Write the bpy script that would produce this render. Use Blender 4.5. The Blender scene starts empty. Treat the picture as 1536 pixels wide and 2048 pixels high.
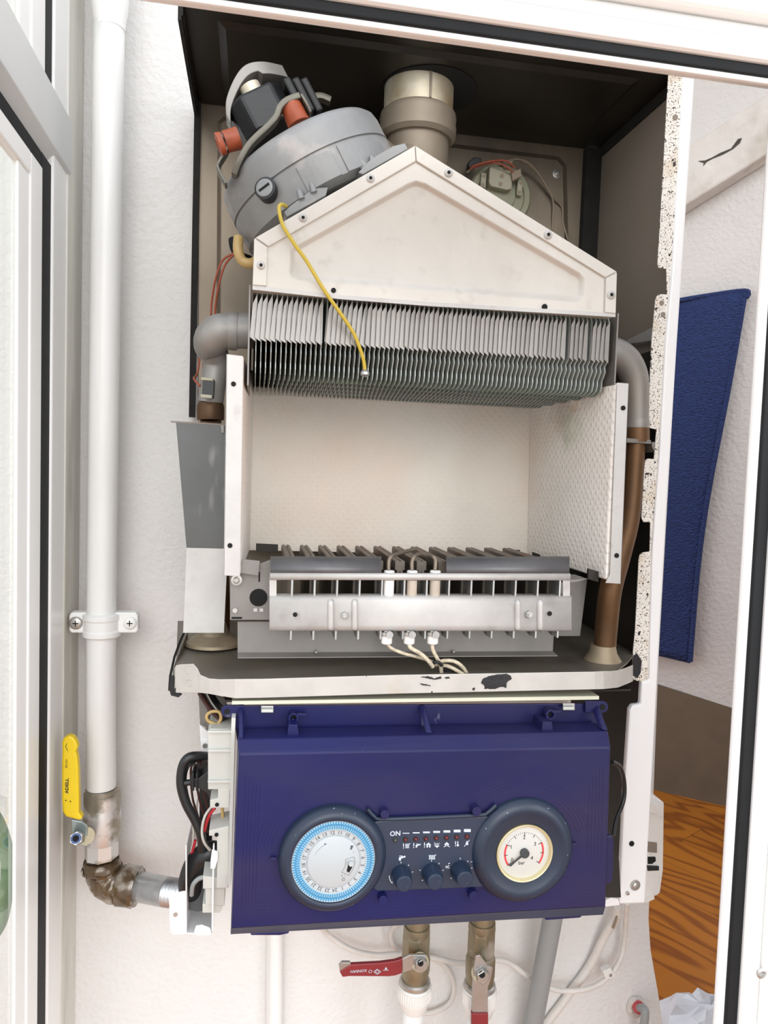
import bpy, bmesh, math, random
from mathutils import Vector, Matrix, Quaternion
random.seed(7)
SC = bpy.context.scene
COL = SC.collection
PI = math.pi

# ------------------------------------------------------------------ camera, world, lights, exposure
F = 1450.0
EYE = Vector((0.0, -0.90, 1.30))                 # boiler wall is the plane y = 0
CM = Matrix(((0.98404008, -0.17484615, 0.03307474),
             (-0.02258086, 0.06167054, 0.99784109),
             (-0.17650841, -0.98266249, 0.05673811)))   # world -> camera
CAM = bpy.data.cameras.new('camera')
cam = bpy.data.objects.new('camera', CAM)
COL.objects.link(cam)
cam.matrix_world = Matrix.Translation(EYE) @ CM.transposed().to_4x4()
CAM.sensor_fit = 'VERTICAL'
CAM.sensor_height = 24.0
CAM.lens = 24.0 * F / 2048.0
CAM.clip_start = 0.01
SC.camera = cam

W = bpy.data.worlds.new('world')
SC.world = W
W.use_nodes = True
nt = W.node_tree
nt.nodes.clear()
wo = nt.nodes.new('ShaderNodeOutputWorld')
bg = nt.nodes.new('ShaderNodeBackground')
tc = nt.nodes.new('ShaderNodeTexCoord')
sx = nt.nodes.new('ShaderNodeSeparateXYZ')
mr = nt.nodes.new('ShaderNodeMapRange')
cr = nt.nodes.new('ShaderNodeValToRGB')
nt.links.new(tc.outputs['Generated'], sx.inputs[0])
nt.links.new(sx.outputs['Z'], mr.inputs[0])
mr.inputs[1].default_value = -1
mr.inputs[2].default_value = 1
e = cr.color_ramp.elements
e[0].position = 0.0; e[0].color = (0.45, 0.43, 0.41, 1)
e[1].position = 1.0; e[1].color = (0.92, 0.98, 1.10, 1)
n_ = e.new(0.42); n_.color = (0.66, 0.64, 0.62, 1)
n_ = e.new(0.54); n_.color = (0.95, 0.97, 1.0, 1)
nt.links.new(mr.outputs[0], cr.inputs[0])
nt.links.new(cr.outputs[0], bg.inputs[0])
bg.inputs[1].default_value = 1.4
nt.links.new(bg.outputs[0], wo.inputs[0])

SUN = bpy.data.lights.new('sun', 'SUN')
SUN.energy = 1.0
SUN.angle = math.radians(35)
SUN.color = (1.0, 0.97, 0.93)
sun = bpy.data.objects.new('sun', SUN)
COL.objects.link(sun)
sun.rotation_euler = Vector((0.08, 1.0, -0.40)).to_track_quat('-Z', 'Y').to_euler()

AL = bpy.data.lights.new('fill_light', 'AREA')  # added fill lamp that brightens the left window frame
AL.energy = 22
AL.size = 1.6
AL.color = (0.97, 0.98, 1.0)
al = bpy.data.objects.new('fill_light', AL)
COL.objects.link(al)
al.location = (1.7, -1.7, 1.5)
al.rotation_euler = (Vector((-.25, -.25, 1.15)) - al.location).to_track_quat('-Z', 'Y').to_euler()

vs = SC.view_settings
vs.view_transform = 'Standard'
try:
    vs.look = 'None'
except Exception:
    pass
vs.gamma = 1.0
vs.use_curve_mapping = False
vs.exposure = 0.28
SC.cycles.max_bounces = 8
SC.cycles.use_denoising = True

# ------------------------------------------------------------------ pixel <-> place
CMT = CM.transposed()
def ray(px, py):
    return CMT @ Vector((px - 768.0, 1024.0 - py, -F))
def P(px, py, D):
    """the point seen at pixel px,py whose distance from the eye along the wall's normal is D"""
    r = ray(px, py)
    return EYE + r * (D / r.y)
def PZ(px, py, z):
    r = ray(px, py)
    return EYE + r * ((z - EYE.z) / r.z)
def S(px, py, D):
    return (P(px + 1, py, D) - P(px, py, D)).length

# ------------------------------------------------------------------ materials
def mat(name, col, rough=0.5, metal=0.0, var=0.0, vscale=8.0, bump=0.0, bscale=60.0, spot=None, stretch=(1, 1, 1), spec=0.5, coat=0.0, stain=None, vdetail=6, bdist=.002):
    m = bpy.data.materials.new(name)
    m.use_nodes = True
    t = m.node_tree
    b = t.nodes['Principled BSDF']
    b.inputs['Roughness'].default_value = rough
    b.inputs['Metallic'].default_value = metal
    b.inputs['Specular IOR Level'].default_value = spec
    b.inputs['Coat Weight'].default_value = coat
    b.inputs['Base Color'].default_value = (*col, 1)
    co = t.nodes.new('ShaderNodeTexCoord')
    mp = t.nodes.new('ShaderNodeMapping')
    mp.inputs['Scale'].default_value = stretch
    t.links.new(co.outputs['Object'], mp.inputs[0])
    last = None
    if var > 0:
        nz = t.nodes.new('ShaderNodeTexNoise')
        nz.inputs['Scale'].default_value = vscale
        nz.inputs['Detail'].default_value = vdetail
        nz.inputs['Roughness'].default_value = 0.65
        t.links.new(mp.outputs[0], nz.inputs['Vector'])
        rp = t.nodes.new('ShaderNodeValToRGB')
        rp.color_ramp.elements[0].position = 0.3
        rp.color_ramp.elements[1].position = 0.7
        rp.color_ramp.elements[0].color = (*[max(0, c * (1 - var)) for c in col], 1)
        rp.color_ramp.elements[1].color = (*[min(1, c * (1 + var)) for c in col], 1)
        t.links.new(nz.outputs[0], rp.inputs[0])
        last = rp.outputs[0]
        if metal > 0.3:
            mrn = t.nodes.new('ShaderNodeMapRange')
            mrn.inputs[3].default_value = max(0.05, rough - 0.12)
            mrn.inputs[4].default_value = min(1, rough + 0.15)
            t.links.new(nz.outputs[0], mrn.inputs[0])
            t.links.new(mrn.outputs[0], b.inputs['Roughness'])
    def overlay(last, scale, lo, hi, c2, detail=3, strch=None):
        nz = t.nodes.new('ShaderNodeTexNoise')
        nz.inputs['Scale'].default_value = scale
        nz.inputs['Detail'].default_value = detail
        m2 = t.nodes.new('ShaderNodeMapping')
        m2.inputs['Location'].default_value = (scale * .013, 3.1, 1.7)
        m2.inputs['Scale'].default_value = strch or (1, 1, 1)
        t.links.new(co.outputs['Object'], m2.inputs[0])
        t.links.new(m2.outputs[0], nz.inputs['Vector'])
        rp = t.nodes.new('ShaderNodeMapRange')
        rp.inputs[1].default_value = lo
        rp.inputs[2].default_value = hi
        t.links.new(nz.outputs[0], rp.inputs[0])
        mx = t.nodes.new('ShaderNodeMix')
        mx.data_type = 'RGBA'
        t.links.new(rp.outputs[0], mx.inputs[0])
        if last is None:
            mx.inputs[6].default_value = (*col, 1)
        else:
            t.links.new(last, mx.inputs[6])
        mx.inputs[7].default_value = (*c2, 1)
        return mx.outputs[2]
    for s in (stain or []):
        last = overlay(last, *s)
    for s in (spot or []):
        last = overlay(last, *s)
    if last is not None:
        t.links.new(last, b.inputs['Base Color'])
    if bump > 0:
        nz = t.nodes.new('ShaderNodeTexNoise')
        nz.inputs['Scale'].default_value = bscale
        nz.inputs['Detail'].default_value = 4
        t.links.new(mp.outputs[0], nz.inputs['Vector'])
        bp = t.nodes.new('ShaderNodeBump')
        bp.inputs['Strength'].default_value = bump
        bp.inputs['Distance'].default_value = bdist
        t.links.new(nz.outputs[0], bp.inputs['Height'])
        t.links.new(bp.outputs[0], b.inputs['Normal'])
    return m

M = {}
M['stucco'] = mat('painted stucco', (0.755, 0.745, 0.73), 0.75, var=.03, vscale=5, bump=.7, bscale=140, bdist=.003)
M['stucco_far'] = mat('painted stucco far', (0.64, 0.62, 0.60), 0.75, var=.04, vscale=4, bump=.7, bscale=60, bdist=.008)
M['tanpaint'] = mat('tan wall paint', (0.14, 0.105, 0.072), 0.6, var=.12, vscale=7, bump=.1, bscale=80)
M['ceilwhite'] = mat('ceiling white', (0.75, 0.74, 0.72), 0.8)
M['pipe_white'] = mat('white painted pipe', (0.86, 0.86, 0.84), 0.35, var=.03, vscale=14, stretch=(4, 4, .6), bump=.15, bscale=40)
M['frame_white'] = mat('white lacquered aluminium', (0.92, 0.92, 0.90), 0.3, var=.02, vscale=6)
M['frame_grey'] = mat('satin aluminium', (0.66, 0.67, 0.66), 0.35, .1, var=.03, vscale=6)
M['frame_side'] = mat('grimy white frame side', (0.66, 0.65, 0.59), 0.45, var=.12, vscale=9, stretch=(3, 3, .5), stain=[(7, .55, .75, (0.45, .42, .33), 4, (3, 3, .5))])
M['black_rubber'] = mat('black rubber', (0.008, 0.009, 0.010), 0.6, var=.2, vscale=30, spec=.2)
M['black_felt'] = mat('black foam', (0.012, 0.011, 0.010), 0.9, var=.4, vscale=80)
M['galv'] = mat('zinc plated sheet', (0.52, 0.505, 0.485), 0.5, .35, var=.10, vscale=28, bump=.05, bscale=160, stain=[(9, .55, .8, (0.43, .40, .36), 5), (40, .62, .8, (.40, .37, .35), 3)])
M['galv_hood'] = mat('pale zinc sheet', (0.62, 0.585, 0.53), 0.5, .3, var=.05, vscale=20, bump=.04, bscale=160, stain=[(7, .5, .85, (0.53, .49, .42), 5), (60, .6, .8, (.52, .48, .43), 4)])
M['galv_dark'] = mat('dull zinc sheet', (0.235, 0.22, 0.205), 0.48, .5, var=.12, vscale=25, stain=[(12, .55, .8, (0.22, .2, .18), 5)])
M['galv_back'] = mat('brownish galvanised sheet', (0.22, 0.18, 0.135), 0.45, .5, var=.18, vscale=14, stretch=(2, 1, .5), stain=[(6, .5, .8, (0.12, .10, .075), 5)])
M['sheet_shaded'] = mat('shaded zinc sheet', (0.14, 0.15, 0.15), 0.42, .6, var=.1, vscale=18, stain=[(60, .64, .75, (.3, .3, .3), 2, (1, 1, .15))])
M['steel_heat'] = mat('heat darkened steel', (0.15, 0.148, 0.152), 0.5, .6, var=.15, vscale=30)
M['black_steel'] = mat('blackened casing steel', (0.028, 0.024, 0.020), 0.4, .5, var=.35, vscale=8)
M['dark_liner'] = mat('dark liner and shade', (0.024, 0.020, 0.016), 0.6, var=.4, vscale=9)  # liner black, also stands for shade low inside the casing
M['casing_in'] = mat('grey beige casing paint', (0.245, 0.205, 0.165), 0.5, var=.07, vscale=8)
M['tray'] = mat('tray zinc', (0.19, 0.172, 0.14), 0.4, .5, var=.2, vscale=12, stain=[(15, .55, .8, (.10, .075, .055), 5)])
M['white_enamel'] = mat('white enamel', (0.85, 0.85, 0.85), 0.3, var=.015, vscale=10)
M['rust_enamel'] = mat('rust speckled white enamel', (0.78, 0.74, 0.68), 0.4, var=.06, vscale=12,
                       stain=[(30, .52, .75, (.62, .50, .34), 4)],
                       spot=[(300, .635, .65, (.02, .016, .014), 2), (100, .65, .66, (.016, .013, .012), 3), (620, .59, .63, (.14, .11, .08), 1)])
M['lip'] = mat('worn zinc lip', (0.54, 0.52, 0.485), 0.5, .35, var=.1, vscale=25, spot=[(95, .74, .75, (.02, .02, .02), 3)], stain=[(16, .6, .8, (.5, .38, .25), 4)])
M['tarpatch'] = mat('black paint remnant', (0.012, 0.012, 0.013), 0.6, var=.3, vscale=60, bump=.4, bscale=200)
M['alu_cast'] = mat('cast aluminium', (0.29, 0.29, 0.285), 0.5, .45, var=.12, vscale=25, bump=.06, bscale=200, stain=[(24, .52, .62, (.42, .39, .37), 6), (9, .55, .8, (.21, .22, .225), 5)])
M['alu_pipe'] = mat('dull cast pipe', (0.29, 0.275, 0.255), 0.5, .5, var=.12, vscale=25, stain=[(14, .55, .8, (.3, .25, .2), 5)])
M['flue'] = mat('brownish cast flue', (0.25, 0.205, 0.155), 0.5, .4, var=.12, vscale=18, stain=[(9, .5, .8, (.16, .12, .085), 5)])
M['flue_light'] = mat('stained pale aluminium', (0.62, 0.57, 0.45), 0.45, .4, var=.12, vscale=18, stain=[(16, .5, .7, (.35, .26, .15), 5)])
M['copper'] = mat('tarnished copper', (0.135, 0.068, 0.028), 0.48, .55, var=.3, vscale=18, stain=[(11, .45, .7, (.07, .038, .02), 5)])
M['copper_end'] = mat('greyed copper flare', (0.30, 0.24, 0.16), 0.5, .4, var=.2, vscale=24)
M['brass'] = mat('old brass', (0.30, 0.255, 0.17), 0.42, .65, var=.2, vscale=30, stain=[(20, .58, .72, (.62, .60, .54), 4)])
M['nickel'] = mat('nickel plated brass', (0.40, 0.36, 0.29), 0.38, .7, var=.15, vscale=30, stain=[(26, .48, .56, (.80, .80, .79), 4)])
M['sealant'] = mat('thread sealant smeared pipe', (0.13, 0.085, 0.045), 0.22, .2, var=.4, vscale=25, bump=.8, bscale=70, coat=.5, stain=[(24, .54, .66, (.50, .46, .40), 4)])
M['thread_steel'] = mat('galvanised threaded steel', (0.55, 0.56, 0.57), 0.35, .75, var=.2, vscale=30, bump=.2, bscale=80)
M['chrome'] = mat('bright steel', (0.46, 0.46, 0.45), 0.36, .8, var=.1, vscale=40)
M['screw'] = mat('zinc screw', (0.52, 0.50, 0.47), 0.35, .8)
M['hole'] = mat('dark hole', (0.006, 0.006, 0.006), 0.9)
M['orange'] = mat('orange silicone', (0.36, 0.075, 0.028), 0.5, var=.15, vscale=60, stain=[(40, .58, .75, (.2, .05, .02), 4)])
M['motor'] = mat('black laminated steel', (0.012, 0.013, 0.014), 0.38, .3, var=.35, vscale=14, stretch=(.3, .3, 40))
M['strap'] = mat('tarnished strap', (0.15, 0.14, 0.115), 0.45, .6, var=.2, vscale=40)
M['coil'] = mat('black motor coil', (0.01, 0.01, 0.01), 0.5)
M['yellow_wire'] = mat('yellow wire', (0.55, 0.40, 0.045), 0.4)
M['cream_hose'] = mat('amber hose', (0.48, 0.33, 0.13), 0.35)
M['red_wire'] = mat('brick red wire', (0.30, 0.065, 0.03), 0.45)
M['maroon_wire'] = mat('dark brown wire', (0.055, 0.014, 0.010), 0.45)
M['bright_red'] = mat('bright red wire', (0.50, 0.02, 0.03), 0.4)
M['cream_wire'] = mat('cream braided sleeve', (0.58, 0.50, 0.37), 0.6, var=.35, vscale=220)
M['grey_wire'] = mat('light grey wire', (0.5, 0.47, 0.42), 0.45)
M['brown_wire'] = mat('grey brown wire', (0.27, 0.21, 0.15), 0.5)
M['black_cable'] = mat('black cable', (0.012, 0.013, 0.014), 0.38)
M['black_plastic'] = mat('black plastic', (0.015, 0.016, 0.017), 0.45)
M['blue_conn'] = mat('blue connector', (0.02, 0.12, 0.32), 0.45)
M['cream_plastic'] = mat('yellowed cream plastic', (0.36, 0.34, 0.25), 0.45, var=.06, vscale=30)
M['green_plastic'] = mat('greenish cream plastic', (0.25, 0.245, 0.165), 0.45)
M['grey_plastic'] = mat('light grey plastic', (0.56, 0.56, 0.52), 0.45, var=.04, vscale=20)
M['strip_cream'] = mat('cream edge strip', (0.66, 0.66, 0.52), 0.5)
M['navy'] = mat('navy plastic', (0.0085, 0.0105, 0.074), 0.36, var=.15, vscale=7, spec=.3, stain=[(4.0, .45, .8, (.028, .022, .066), 6, (1, 1, 3)), (70, .70, .76, (.10, .10, .17), 4, (1, 1, .5))])
M['navy_rim'] = mat('slate navy bezel', (0.015, 0.026, 0.050), 0.38, var=.12, vscale=14, spot=[(260, .735, .75, (.3, .33, .4), 2)])
M['navy_knob'] = mat('slate navy knob', (0.014, 0.027, 0.056), 0.38, var=.12, vscale=14)
M['navy_plate'] = mat('slate display plate', (0.022, 0.033, 0.062), 0.45, var=.1, vscale=20)
M['navy_lip'] = mat('dull navy lower lip', (0.040, 0.058, 0.10), 0.4, var=.1, vscale=10)
M['dial_white'] = mat('dial silver white', (0.46, 0.50, 0.52), 0.35, .1, var=.02, vscale=20)
M['dial_blue'] = mat('sky blue tappets', (0.055, 0.26, 0.46), 0.4)
M['dial_pale'] = mat('pale blue tappet ends', (0.38, 0.56, 0.66), 0.4)
M['ink'] = mat('black print', (0.02, 0.02, 0.025), 0.6)
M['ink_grey'] = mat('grey print', (0.07, 0.07, 0.075), 0.6)
M['ink_white'] = mat('white print', (0.55, 0.60, 0.68), 0.6)
M['red_print'] = mat('red scale print', (0.62, 0.05, 0.06), 0.5)
M['gauge_face'] = mat('gauge white', (0.56, 0.56, 0.525), 0.4)
M['gauge_brass'] = mat('pale brass ring', (0.70, 0.62, 0.38), 0.3, .55, var=.1, vscale=40)
M['needle'] = mat('dark grey needle', (0.045, 0.05, 0.055), 0.4)
M['led_red'] = mat('unlit red diode', (0.13, 0.006, 0.006), 0.2, coat=.6)
M['led_green'] = mat('unlit green diode', (0.05, 0.07, 0.045), 0.2, coat=.6)
M['ceramic'] = mat('white ceramic', (0.82, 0.80, 0.77), 0.4, var=.04, vscale=30)
M['ceramic_tan'] = mat('browned ceramic', (0.50, 0.43, 0.35), 0.45, var=.15, vscale=40)
M['electrode'] = mat('oxidised rod', (0.22, 0.18, 0.14), 0.5, .6, var=.2, vscale=60)
M['bar_steel'] = mat('oxidised burner steel', (0.18, 0.155, 0.13), 0.45, .7, var=.25, vscale=25, stain=[(20, .58, .75, (.20, .10, .05), 4)])
M['fin'] = mat('green grey oxidised fins', (0.40, 0.43, 0.41), 0.5, .25, var=.25, vscale=20, stain=[(10, .5, .75, (.21, .34, .29), 5)])
M['fin_tab'] = mat('dull pale fin tabs', (0.42, 0.405, 0.38), 0.5, .45, var=.14, vscale=30, stain=[(35, .6, .8, (.25, .21, .18), 5)])
M['yellow'] = mat('yellow vinyl handle', (0.84, 0.60, 0.01), 0.4, var=.04, vscale=30)
M['red_vinyl'] = mat('dark red vinyl', (0.23, 0.022, 0.028), 0.42, var=.15, vscale=30)
M['zinc_blue'] = mat('bluish zinc plate', (0.42, 0.50, 0.49), 0.32, .75, var=.1, vscale=40)
M['blue_nylon'] = mat('blue nylon insert', (0.02, 0.07, 0.25), 0.4)
M['white_plastic'] = mat('white ribbed plastic', (0.80, 0.79, 0.76), 0.45, var=.06, vscale=40, stain=[(30, .62, .75, (.45, .42, .36), 4)])
M['grey_pipe'] = mat('grey plastic pipe', (0.30, 0.315, 0.315), 0.4, var=.06, vscale=30, stretch=(1, 1, .2))
M['cable_white'] = mat('painted white cable', (0.72, 0.69, 0.65), 0.5, var=.08, vscale=40)
M['wood_dark'] = mat('wood seam', (0.10, 0.03, 0.01), 0.5)
M['bag'] = mat('translucent white bag', (0.62, 0.63, 0.66), 0.35, var=.1, vscale=20)
M['green_hose'] = mat('green rubber hose', (0.16, 0.27, 0.15), 0.5)
M['beam'] = mat('scuffed white boxed duct', (0.62, 0.59, 0.55), 0.5, var=.1, vscale=12, stain=[(8, .55, .75, (.44, .39, .33), 5)])
M['beam_mark'] = mat('bare dark scrape', (0.05, 0.04, 0.032), 0.7)

def insulation(name, ax):
    m = mat(name, (0.80, 0.735, 0.655) if ax == 0 else (0.88, 0.83, 0.77), 0.9, var=.05, vscale=9, stain=[(5, .48, .72, (.80, .655, .555), 3)])  # pinkish patches spread at random in the board colour
    t = m.node_tree
    b = t.nodes['Principled BSDF']
    co = t.nodes.new('ShaderNodeTexCoord')
    sp = t.nodes.new('ShaderNodeSeparateXYZ')
    nz0 = t.nodes.new('ShaderNodeTexNoise'); nz0.inputs['Scale'].default_value = 30
    va = t.nodes.new('ShaderNodeVectorMath'); va.operation = 'MULTIPLY_ADD'
    va.inputs[1].default_value = (.006, .006, .006)
    t.links.new(co.outputs['Object'], nz0.inputs['Vector'])
    t.links.new(nz0.outputs['Color'], va.inputs[0])
    t.links.new(co.outputs['Object'], va.inputs[2])
    t.links.new(va.outputs[0], sp.inputs[0])
    def sine(sock, per, ph=0):
        a = t.nodes.new('ShaderNodeMath'); a.operation = 'MULTIPLY_ADD'
        a.inputs[1].default_value = 2 * PI / per; a.inputs[2].default_value = ph
        t.links.new(sock, a.inputs[0])
        s = t.nodes.new('ShaderNodeMath'); s.operation = 'SINE'
        t.links.new(a.outputs[0], s.inputs[0])
        return s.outputs[0]
    h = sine(sp.outputs[ax], .0105)
    v = sine(sp.outputs[2], .0105)
    mu = t.nodes.new('ShaderNodeMath'); mu.operation = 'MULTIPLY'
    t.links.new(h, mu.inputs[0]); t.links.new(v, mu.inputs[1])
    mxx = t.nodes.new('ShaderNodeMath'); mxx.operation = 'MAXIMUM'; mxx.inputs[1].default_value = .15
    t.links.new(mu.outputs[0], mxx.inputs[0])
    if ax == 1:
        prev = b.inputs['Base Color'].links[0].from_socket
        for pos, rad, colr, amt in ((P(1128, 858, .735), .030, (.46, .52, .36), .55), (P(1112, 822, .76), .035, (.50, .42, .36), .55), (P(1140, 806, .73), .016, (.62, .42, .24), .5)):
            nd = t.nodes.new('ShaderNodeTexNoise'); nd.inputs['Scale'].default_value = 45; nd.inputs['Detail'].default_value = 5
            t.links.new(co.outputs['Object'], nd.inputs['Vector'])
            dv = t.nodes.new('ShaderNodeVectorMath'); dv.operation = 'MULTIPLY_ADD'
            dv.inputs[1].default_value = (.06, .06, .06)
            t.links.new(nd.outputs['Color'], dv.inputs[0]); t.links.new(co.outputs['Object'], dv.inputs[2])
            ds = t.nodes.new('ShaderNodeVectorMath'); ds.operation = 'DISTANCE'
            ds.inputs[1].default_value = pos + Vector((.03, .03, .03))
            t.links.new(dv.outputs[0], ds.inputs[0])
            mp_ = t.nodes.new('ShaderNodeMapRange')
            mp_.inputs[1].default_value = rad; mp_.inputs[2].default_value = rad * .35
            mp_.inputs[3].default_value = 0; mp_.inputs[4].default_value = amt
            t.links.new(ds.outputs['Value'], mp_.inputs[0])
            mxs = t.nodes.new('ShaderNodeMix'); mxs.data_type = 'RGBA'
            t.links.new(mp_.outputs[0], mxs.inputs[0]); t.links.new(prev, mxs.inputs[6]); mxs.inputs[7].default_value = (*colr, 1)
            prev = mxs.outputs[2]
        t.links.new(prev, b.inputs['Base Color'])
    nz = t.nodes.new('ShaderNodeTexNoise'); nz.inputs['Scale'].default_value = 55; nz.inputs['Detail'].default_value = 5
    t.links.new(co.outputs['Object'], nz.inputs['Vector'])
    ad = t.nodes.new('ShaderNodeMath'); ad.operation = 'MULTIPLY_ADD'; ad.inputs[1].default_value = 1.1
    t.links.new(nz.outputs[0], ad.inputs[0]); t.links.new(mxx.outputs[0], ad.inputs[2])
    bp = t.nodes.new('ShaderNodeBump'); bp.inputs['Strength'].default_value = .22 if ax == 0 else .42; bp.inputs['Distance'].default_value = .0022
    t.links.new(ad.outputs[0], bp.inputs['Height'])
    t.links.new(bp.outputs[0], b.inputs['Normal'])
    return m
M['fibre_back'] = insulation('ceramic fibre board', 0)
M['fibre_side'] = insulation('ceramic fibre side board', 1)

def wood():
    m = mat('orange wood laminate', (0.36, 0.115, 0.016), 0.35)
    t = m.node_tree
    b = t.nodes['Principled BSDF']
    co = t.nodes.new('ShaderNodeTexCoord')
    mp = t.nodes.new('ShaderNodeMapping')
    mp.inputs['Rotation'].default_value = (0, 0, math.radians(60))
    t.links.new(co.outputs['Object'], mp.inputs[0])
    br = t.nodes.new('ShaderNodeTexBrick')
    br.inputs['Scale'].default_value = 1.0
    br.inputs['Brick Width'].default_value = 0.9
    br.inputs['Row Height'].default_value = 0.17
    br.inputs['Mortar Size'].default_value = 0.0015
    br.inputs['Color1'].default_value = (0.2, 0.2, 0.2, 1)
    br.inputs['Color2'].default_value = (0.9, 0.9, 0.9, 1)
    br.inputs['Mortar'].default_value = (0, 0, 0, 1)
    t.links.new(mp.outputs[0], br.inputs['Vector'])
    m2 = t.nodes.new('ShaderNodeMapping')
    m2.inputs['Scale'].default_value = (1.6, 7.0, 1)
    t.links.new(mp.outputs[0], m2.inputs[0])
    off = t.nodes.new('ShaderNodeVectorMath'); off.operation = 'MULTIPLY_ADD'
    off.inputs[1].default_value = (7, 3, 0)
    t.links.new(br.outputs['Color'], off.inputs[0]); t.links.new(m2.outputs[0], off.inputs[2])
    nz = t.nodes.new('ShaderNodeTexNoise'); nz.inputs['Scale'].default_value = 0.9; nz.inputs['Detail'].default_value = 1.5
    t.links.new(off.outputs[0], nz.inputs['Vector'])
    a = t.nodes.new('ShaderNodeMath'); a.operation = 'MULTIPLY'; a.inputs[1].default_value = 48
    t.links.new(nz.outputs[0], a.inputs[0])
    s = t.nodes.new('ShaderNodeMath'); s.operation = 'SINE'
    t.links.new(a.outputs[0], s.inputs[0])
    rp = t.nodes.new('ShaderNodeValToRGB')
    rp.color_ramp.elements[0].position = .0; rp.color_ramp.elements[0].color = (0.27, 0.075, 0.009, 1)
    rp.color_ramp.elements[1].position = .5; rp.color_ramp.elements[1].color = (0.48, 0.165, 0.016, 1)
    mrn = t.nodes.new('ShaderNodeMapRange'); mrn.inputs[1].default_value = -1
    t.links.new(s.outputs[0], mrn.inputs[0]); t.links.new(mrn.outputs[0], rp.inputs[0])
    mx = t.nodes.new('ShaderNodeMix'); mx.data_type = 'RGBA'; mx.blend_type = 'MULTIPLY'; mx.inputs[0].default_value = .55
    t.links.new(rp.outputs[0], mx.inputs[6])
    r2 = t.nodes.new('ShaderNodeValToRGB')
    r2.color_ramp.elements[0].color = (.05, .03, .02, 1); r2.color_ramp.elements[1].color = (1, 1, 1, 1)
    k = r2.color_ramp.elements.new(.12); k.color = (.62, .55, .5, 1)
    t.links.new(br.outputs['Color'], r2.inputs[0]); t.links.new(r2.outputs[0], mx.inputs[7])
    t.links.new(mx.outputs[2], b.inputs['Base Color'])
    return m
M['wood'] = wood()

def mat_cloth():
    m = mat('blue chenille weave', (0.016, 0.033, 0.125), 0.9, var=.2, vscale=60)
    t = m.node_tree
    b = t.nodes['Principled BSDF']
    co = t.nodes.new('ShaderNodeTexCoord')
    vo = t.nodes.new('ShaderNodeTexVoronoi'); vo.inputs['Scale'].default_value = 85
    mp = t.nodes.new('ShaderNodeMapping'); mp.inputs['Scale'].default_value = (1, 1, 1.7)
    t.links.new(co.outputs['Object'], mp.inputs[0]); t.links.new(mp.outputs[0], vo.inputs['Vector'])
    bp = t.nodes.new('ShaderNodeBump'); bp.inputs['Strength'].default_value = 1; bp.inputs['Distance'].default_value = .006; bp.invert = True
    t.links.new(vo.outputs['Distance'], bp.inputs['Height'])
    t.links.new(bp.outputs[0], b.inputs['Normal'])
    return m
M['cloth'] = mat_cloth()

def mat_glass():
    m = bpy.data.materials.new('window glass')
    m.use_nodes = True
    t = m.node_tree
    t.nodes.clear()
    o = t.nodes.new('ShaderNodeOutputMaterial')
    tr = t.nodes.new('ShaderNodeBsdfTransparent'); tr.inputs[0].default_value = (.93, .95, .94, 1)
    gl = t.nodes.new('ShaderNodeBsdfGlossy'); gl.inputs['Roughness'].default_value = .01
    fr = t.nodes.new('ShaderNodeFresnel'); fr.inputs[0].default_value = 1.7
    mx = t.nodes.new('ShaderNodeMixShader')
    ge = t.nodes.new('ShaderNodeNewGeometry')
    iv = t.nodes.new('ShaderNodeMath'); iv.operation = 'SUBTRACT'; iv.inputs[0].default_value = 1
    t.links.new(ge.outputs['Backfacing'], iv.inputs[1])
    fm = t.nodes.new('ShaderNodeMath'); fm.operation = 'MULTIPLY'
    t.links.new(fr.outputs[0], fm.inputs[0]); t.links.new(iv.outputs[0], fm.inputs[1])
    t.links.new(fm.outputs[0], mx.inputs[0]); t.links.new(tr.outputs[0], mx.inputs[1]); t.links.new(gl.outputs[0], mx.inputs[2])
    t.links.new(mx.outputs[0], o.inputs[0])
    return m
M['glass'] = mat_glass()

# ------------------------------------------------------------------ mesh building
def smooth_path(pts, n=6):
    pts = [Vector(p) for p in pts]
    if len(pts) < 3:
        return pts
    out = []
    for i in range(len(pts) - 1):
        p0 = pts[max(i - 1, 0)]; p1 = pts[i]; p2 = pts[i + 1]; p3 = pts[min(i + 2, len(pts) - 1)]
        for k in range(n):
            u = k / n
            out.append(0.5 * ((2 * p1) + (-p0 + p2) * u + (2 * p0 - 5 * p1 + 4 * p2 - p3) * u * u + (-p0 + 3 * p1 - 3 * p2 + p3) * u ** 3))
    out.append(pts[-1])
    return out

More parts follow.
